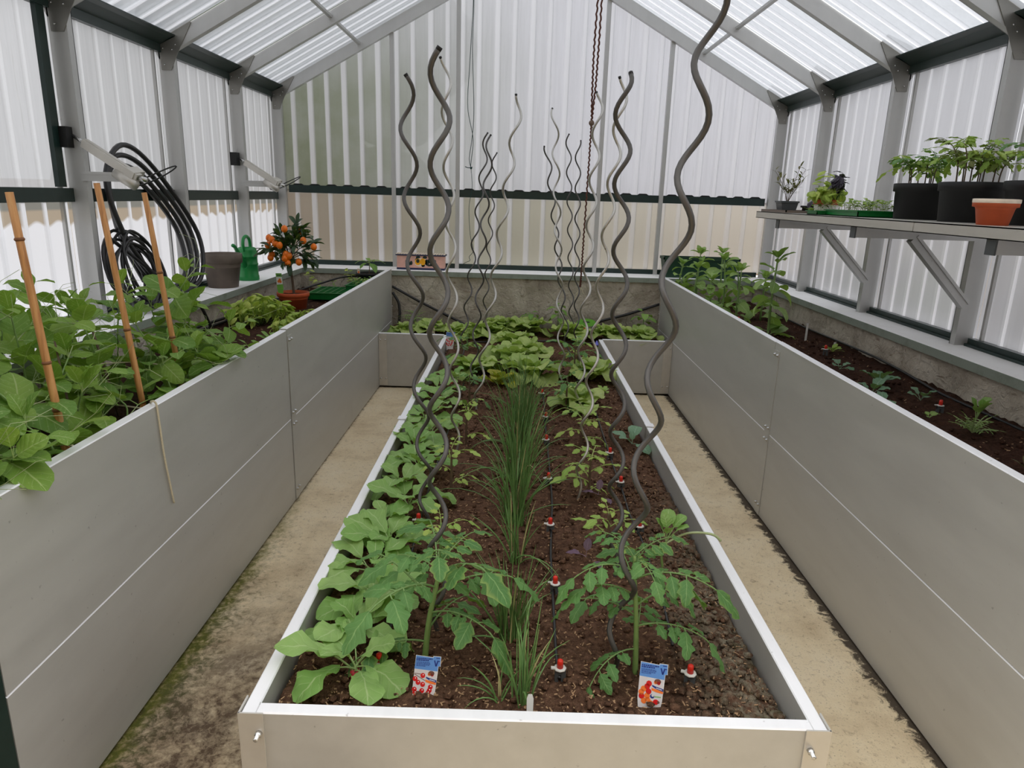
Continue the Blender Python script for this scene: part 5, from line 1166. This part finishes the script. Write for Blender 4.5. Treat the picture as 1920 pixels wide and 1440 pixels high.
for yaw, el, s in ((1.2, 20, 1.25), (-1.4, 18, 1.1), (.2, 30, 1.0), (2.4, -10, 1.2), (-2.4, -5, .9), (-.4, 55, .7)): leaf(t, 'pepper', P[-1], yaw, R(el), s)
mb = MB(); mb.box(-.010, .010, 0, .001, .10, .155); mb.box(-.006, .006, -.001, 0, .12, .135, mat=1); mb.build('plant_tag', ['cream', 'tagorange'], t, (-.075, -.02, 0))

# ------------------------------------------------------------------ right bed
ZR = .628
EDGE = (1.185, 1.88, 1.2, 5.56, .85)
def bean(label, x, y, h, seed, s=1.0):
    rnd = random.Random(seed); t = thing('broad_bean_plant', label, 'broad bean', (x, y, ZR), 'broad beans at the back of the right bed')
    P = stem(t, [(0, 0, -.01), (rnd.uniform(-.01, .01), 0, h*.5), (rnd.uniform(-.02, .02), 0, h)], .008, .005, 'stem', 6)
    nn = max(5, int(h/.048)); o = rnd.uniform(0, 6)
    for k in range(nn):
        q = (k+.7)/nn; p = P[min(len(P)-1, int(q*(len(P)-1)))]; yaw = o+k*2.5; big = s*(1.40-.55*q)
        e = R(rnd.uniform(-45, 30)+35*q)
        leaf(t, 'bean', p, yaw+.45, e, big*rnd.uniform(.95, 1.2), rnd.uniform(-.6, .6)); leaf(t, 'bean', p, yaw-.6, R(rnd.uniform(-45, 30)+35*q), big*rnd.uniform(.95, 1.2), rnd.uniform(-.6, .6))
        if k % 2: leaf(t, 'bean', p, yaw+PI, R(rnd.uniform(0, 40)), big*.8)
    for k in range(6): leaf(t, 'bean', P[-1], o+k*1.1, R(rnd.uniform(50, 78)), s*rnd.uniform(.6, .85))
BN = [('tallest broad bean plant, standing in front of the others', 1.535, 4.18, .45, 1.15), ('broad bean plant just left of and behind the tallest one', 1.47, 4.62, .33, 1.0), ('pale broad bean with a drooping top in the middle of the clump', 1.42, 4.80, .38, 1.0), ('broad bean plant nearest the rim, short and broad', 1.30, 4.66, .26, 1.0), ('broad bean plant behind the tallest one beside the sill', 1.68, 4.75, .28, 1.0), ('bright broad bean at the centre back of the clump', 1.50, 5.15, .40, 1.0), ('broad bean plant before the middle of the green box', 1.36, 5.25, .38, 1.0), ('leftmost broad bean plant, against the rim before the green box', 1.235, 5.30, .30, .9), ('broad bean plant left of centre behind the short broad one', 1.27, 5.0, .30, 1.0), ('broad bean plant in the corner of the right and back sills', 1.68, 5.30, .26, .9)]
for i, (lab, x, y, h, s) in enumerate(BN): bean(lab, x, y, h, 60+i, s)
def rosette(name, label, x, y, kind, n, s, cat='seedling', e=(15, 55), z=None):
    t = thing(name, label, cat, (x, y, z if z is not None else ZR+.005))
    for k in range(n): leaf(t, kind, (0, 0, .008), k*2.4+x*9, R(U(*e)), s*U(.8, 1.15), U(-.25, .25))
rosette('seedling', 'yellowish curly sprout beside the far drip cap in the right bed', 1.70, 3.66, 'seed_y', 9, 1.6)
rosette('cabbage_seedling', 'farthest cabbage seedling by the right rim', 1.56, 3.26, 'cabbage', 4, .75)
rosette('cabbage_seedling', 'big cabbage seedling with two raised leaves by the rim', 1.60, 2.97, 'cabbage', 6, 1.05, 'seedling', (30, 65))
rosette('cabbage_seedling', 'cabbage seedling leaning over the rim, nearer one', 1.50, 2.82, 'cabbage', 5, .9)
rosette('cabbage_seedling', 'bluish cabbage seedling away from the rim beside the wood chips', 1.66, 2.74, 'cabbage', 5, .75)
rosette('cabbage_seedling', 'cabbage seedling half hidden by the rim before the near drip cap', 1.44, 2.62, 'cabbage', 4, .8)
rosette('nasturtium', 'seedling with round upright leaves near the right plinth', 1.72, 2.48, 'melon', 6, .95, 'seedling', (35, 75))
rosette('seedling', 'ferny bright green seedling in the right bed nearest the camera', 1.62, 2.34, 'fern', 11, 1.1, 'seedling', (30, 75))
rosette('seedling', 'tiny sprout between the drip cap and the ferny seedling', 1.56, 2.50, 'seed', 6, 1.3)
rosette('seedling', 'small grassy sprout at the near end of the right bed', 1.56, 1.98, 'brown', 7, 1.4, 'seedling', (40, 80))
for i, (x, y, h) in enumerate(((1.70, 4.02, .10), (1.735, 3.72, .05))):
    mb = MB(); mb.box(-.006, .006, -.001, .001, -.02, h); tag(mb.build('plant_marker', 'white_plastic', None, (x, y, ZR+.004)), 'white plant marker stuck in the right bed, %s' % ('taller, nearer the beans' if i == 0 else 'shorter, by the yellowish sprout'), 'plant tag')

# ------------------------------------------------------------------ on the shelf
ZS = 1.3508
EDGE = None
def potted_tomatoes(label, x, y, stems, kinds, h, seed, r=.121, hp=.146):
    rnd = random.Random(seed); t = thing('potted_tomato', label, 'potted plant', (x, y, ZS), 'black pots of tomato seedlings on the shelf')
    pot(t, r, r*.86, hp, 'black', .032, hp-.02, 'pot', .004)
    for k in range(stems):
        q = rnd.uniform(0, 6); rr = rnd.uniform(.01, r*.6); bx, by = rr*math.cos(q), rr*math.sin(q); hh = h*rnd.uniform(.7, 1.05)
        P = stem(t, [(bx, by, hp-.03), (bx*1.1, by*1.1, hp+hh*.4), (bx*1.5, by*1.5, hp+hh*.72)], .003, .002, 'stem_brown', 5)
        for j in range(5):
            p = P[min(len(P)-1, int((.5+.5*j/4)*(len(P)-1)))]; leaf(t, rnd.choice(kinds), p, q+j*2.4, R(rnd.uniform(5, 55)), rnd.uniform(.7, .95), rnd.uniform(-.3, .3))
    return t
potted_tomatoes('left black pot on the shelf with grey green jagged tomato seedlings', 1.72, 3.085, 7, ['mid', 'mid', 'pot'], .15, 1)
potted_tomatoes('middle black pot on the shelf with bronze and green tomato seedlings', 1.72, 2.753, 10, ['pot', 'pot', 'bronze'], .18, 2)
potted_tomatoes('right black pot on the shelf, cut by the picture edge', 1.77, 2.45, 8, ['pot', 'mid'], .15, 3)
t = thing('plant_pot', 'empty weathered terracotta pot on the shelf before the black pots', 'pot', (1.56, 2.369, ZS)); pot(t, .066, .045, .082, 'terracotta', .024, None, 'body')
mb = MB(); mb.lathe([(.0672, .070), (.0680, .073), (.0678, .0824), (.064, .0832)], 28, cap=False); mb.build('lime_bloom', 'cream', t)
t = thing('basil_pot', 'green and purple basil in a white pot with red brown rim', 'potted plant', (1.59, 3.74, ZS))
mb = MB(); mb.lathe([(.02, 0), (.052, 0), (.060, .05)], 28); mb.build('pot', 'light_plastic', t); mb = MB(); mb.lathe([(.060, .05), (.064, .052), (.066, .073), (.060, .074), (.058, .06), (.01, .06)], 28); mb.build('rim', 'terracotta', t)
bush(t, 90, 'basil', .085, .10, .09, 1.05, 12, .07)
rb_ = random.Random(9)
for k in range(44):
    q = k*2.4; f = k/44; leaf(t, 'basil_p', (.02+.03*math.cos(q)*f, -.06+.035*math.sin(q), .14+.06*rb_.random()), q, R(rb_.uniform(-25, 40)), rb_.uniform(.95, 1.3))
for k in range(9): leaf(t, 'basil_p', (-.03, .085+.02*math.cos(k), .05+.02*rb_.random()), k*2.4, R(rb_.uniform(-40, 10)), .9)
for k in range(8): leaf(t, 'basil', (-.01, .03, .13+.012*k), k*2.4, R(rb_.uniform(0, 50)), 1.2)
for k in range(7): leaf(t, 'basil', (-.05, -.01, .07+.014*k), k*2.4, R(rb_.uniform(0, 45)), .95)
t = thing('potted_shrub', 'sparse bronze leaved plant in a small square grey pot', 'potted plant', (1.576, 4.25, ZS+.006))
mb = MB(); w0, w1 = .040, .050
mb.add([(-w0, -w0, 0), (w0, -w0, 0), (w0, w0, 0), (-w0, w0, 0), (-w1, -w1, .055), (w1, -w1, .055), (w1, w1, .055), (-w1, w1, .055)], [(0, 3, 2, 1), (0, 1, 5, 4), (1, 2, 6, 5), (2, 3, 7, 6), (3, 0, 4, 7), (4, 5, 6, 7)]); mb.box(-w1-.003, w1+.003, -w1-.003, -w1+.003, .048, .058); mb.box(-w1-.003, w1+.003, w1-.003, w1+.003, .048, .058); mb.box(-w1-.003, -w1+.003, -w1, w1, .048, .058); mb.build('pot', 'grey_plastic', t)
for k in range(9):
    q = k*2.4; L = U(.10, .19); d = Vector((math.cos(q)*.45, math.sin(q)*.45, 1)); P = stem(t, [(.004*math.cos(q), .004*math.sin(q), .05), Vector((.004, 0, .05))+d*L*.5, Vector((0, 0, .05))+d*L+Vector((math.cos(q)*.02, math.sin(q)*.02, 0))], .0018, .001, 'stem_brown', 4)
    for j in range(8): p = P[int((.4+.6*j/7)*(len(P)-1))]; leaf(t, 'brown', p, j*2.4+q, R(U(10, 75)), U(.9, 1.35))
t = thing('plant_pot', 'small low black pot on the grey tray behind the basil pot', 'pot', (1.62, 4.03, ZS+.006)); pot(t, .045, .038, .035, 'black', .01, None, 'body'); leaf(t, 'seed', (0, 0, .025), 0, R(70), .9); leaf(t, 'seed', (0, 0, .025), 3, R(60), .9)
t = thing('tray', 'flat grey plastic tray at the far end of the shelf', 'tray', (1.61, 4.14, ZS)); mb = MB(); mb.box(-.15, .15, -.20, .20, 0, .004); mb.box(-.15, -.144, -.20, .20, .004, .014); mb.box(.144, .15, -.20, .20, .004, .014); mb.box(-.15, .15, -.20, -.194, .004, .014); mb.box(-.15, .15, .194, .20, .004, .014); mb.build('tray_body', 'grey_pot', t)
t = tray('low green tray of pale seedlings, left of the first black pot', (1.62, 3.38, ZS), .11, .17, .028, 'green seedling trays on the shelf', None); sprouts(t, 90, .09, .15, .018, ['seed', 'seed_y', 'seed'], 1.0, .015, .05, 5)
t = tray('smaller green tray of sprouts in front of the white basil pot', (1.515, 3.60, ZS), .05, .06, .020, 'green seedling trays on the shelf', None); sprouts(t, 14, .05, .05, .012, ['seed', 'brown'], 1.0, .015, .04, 6)
rosette('seedling', 'clump of rounded seedlings at the foot of the white basil pot', 1.50, 3.70, 'seed', 10, 1.4, 'seedling', (10, 50), ZS+.001)
t = MB(); t.box(-.013, .006, -.012, .012, 0, .11); t.build('handle', 'black', wall_right, (2.062, 3.66, 1.40))
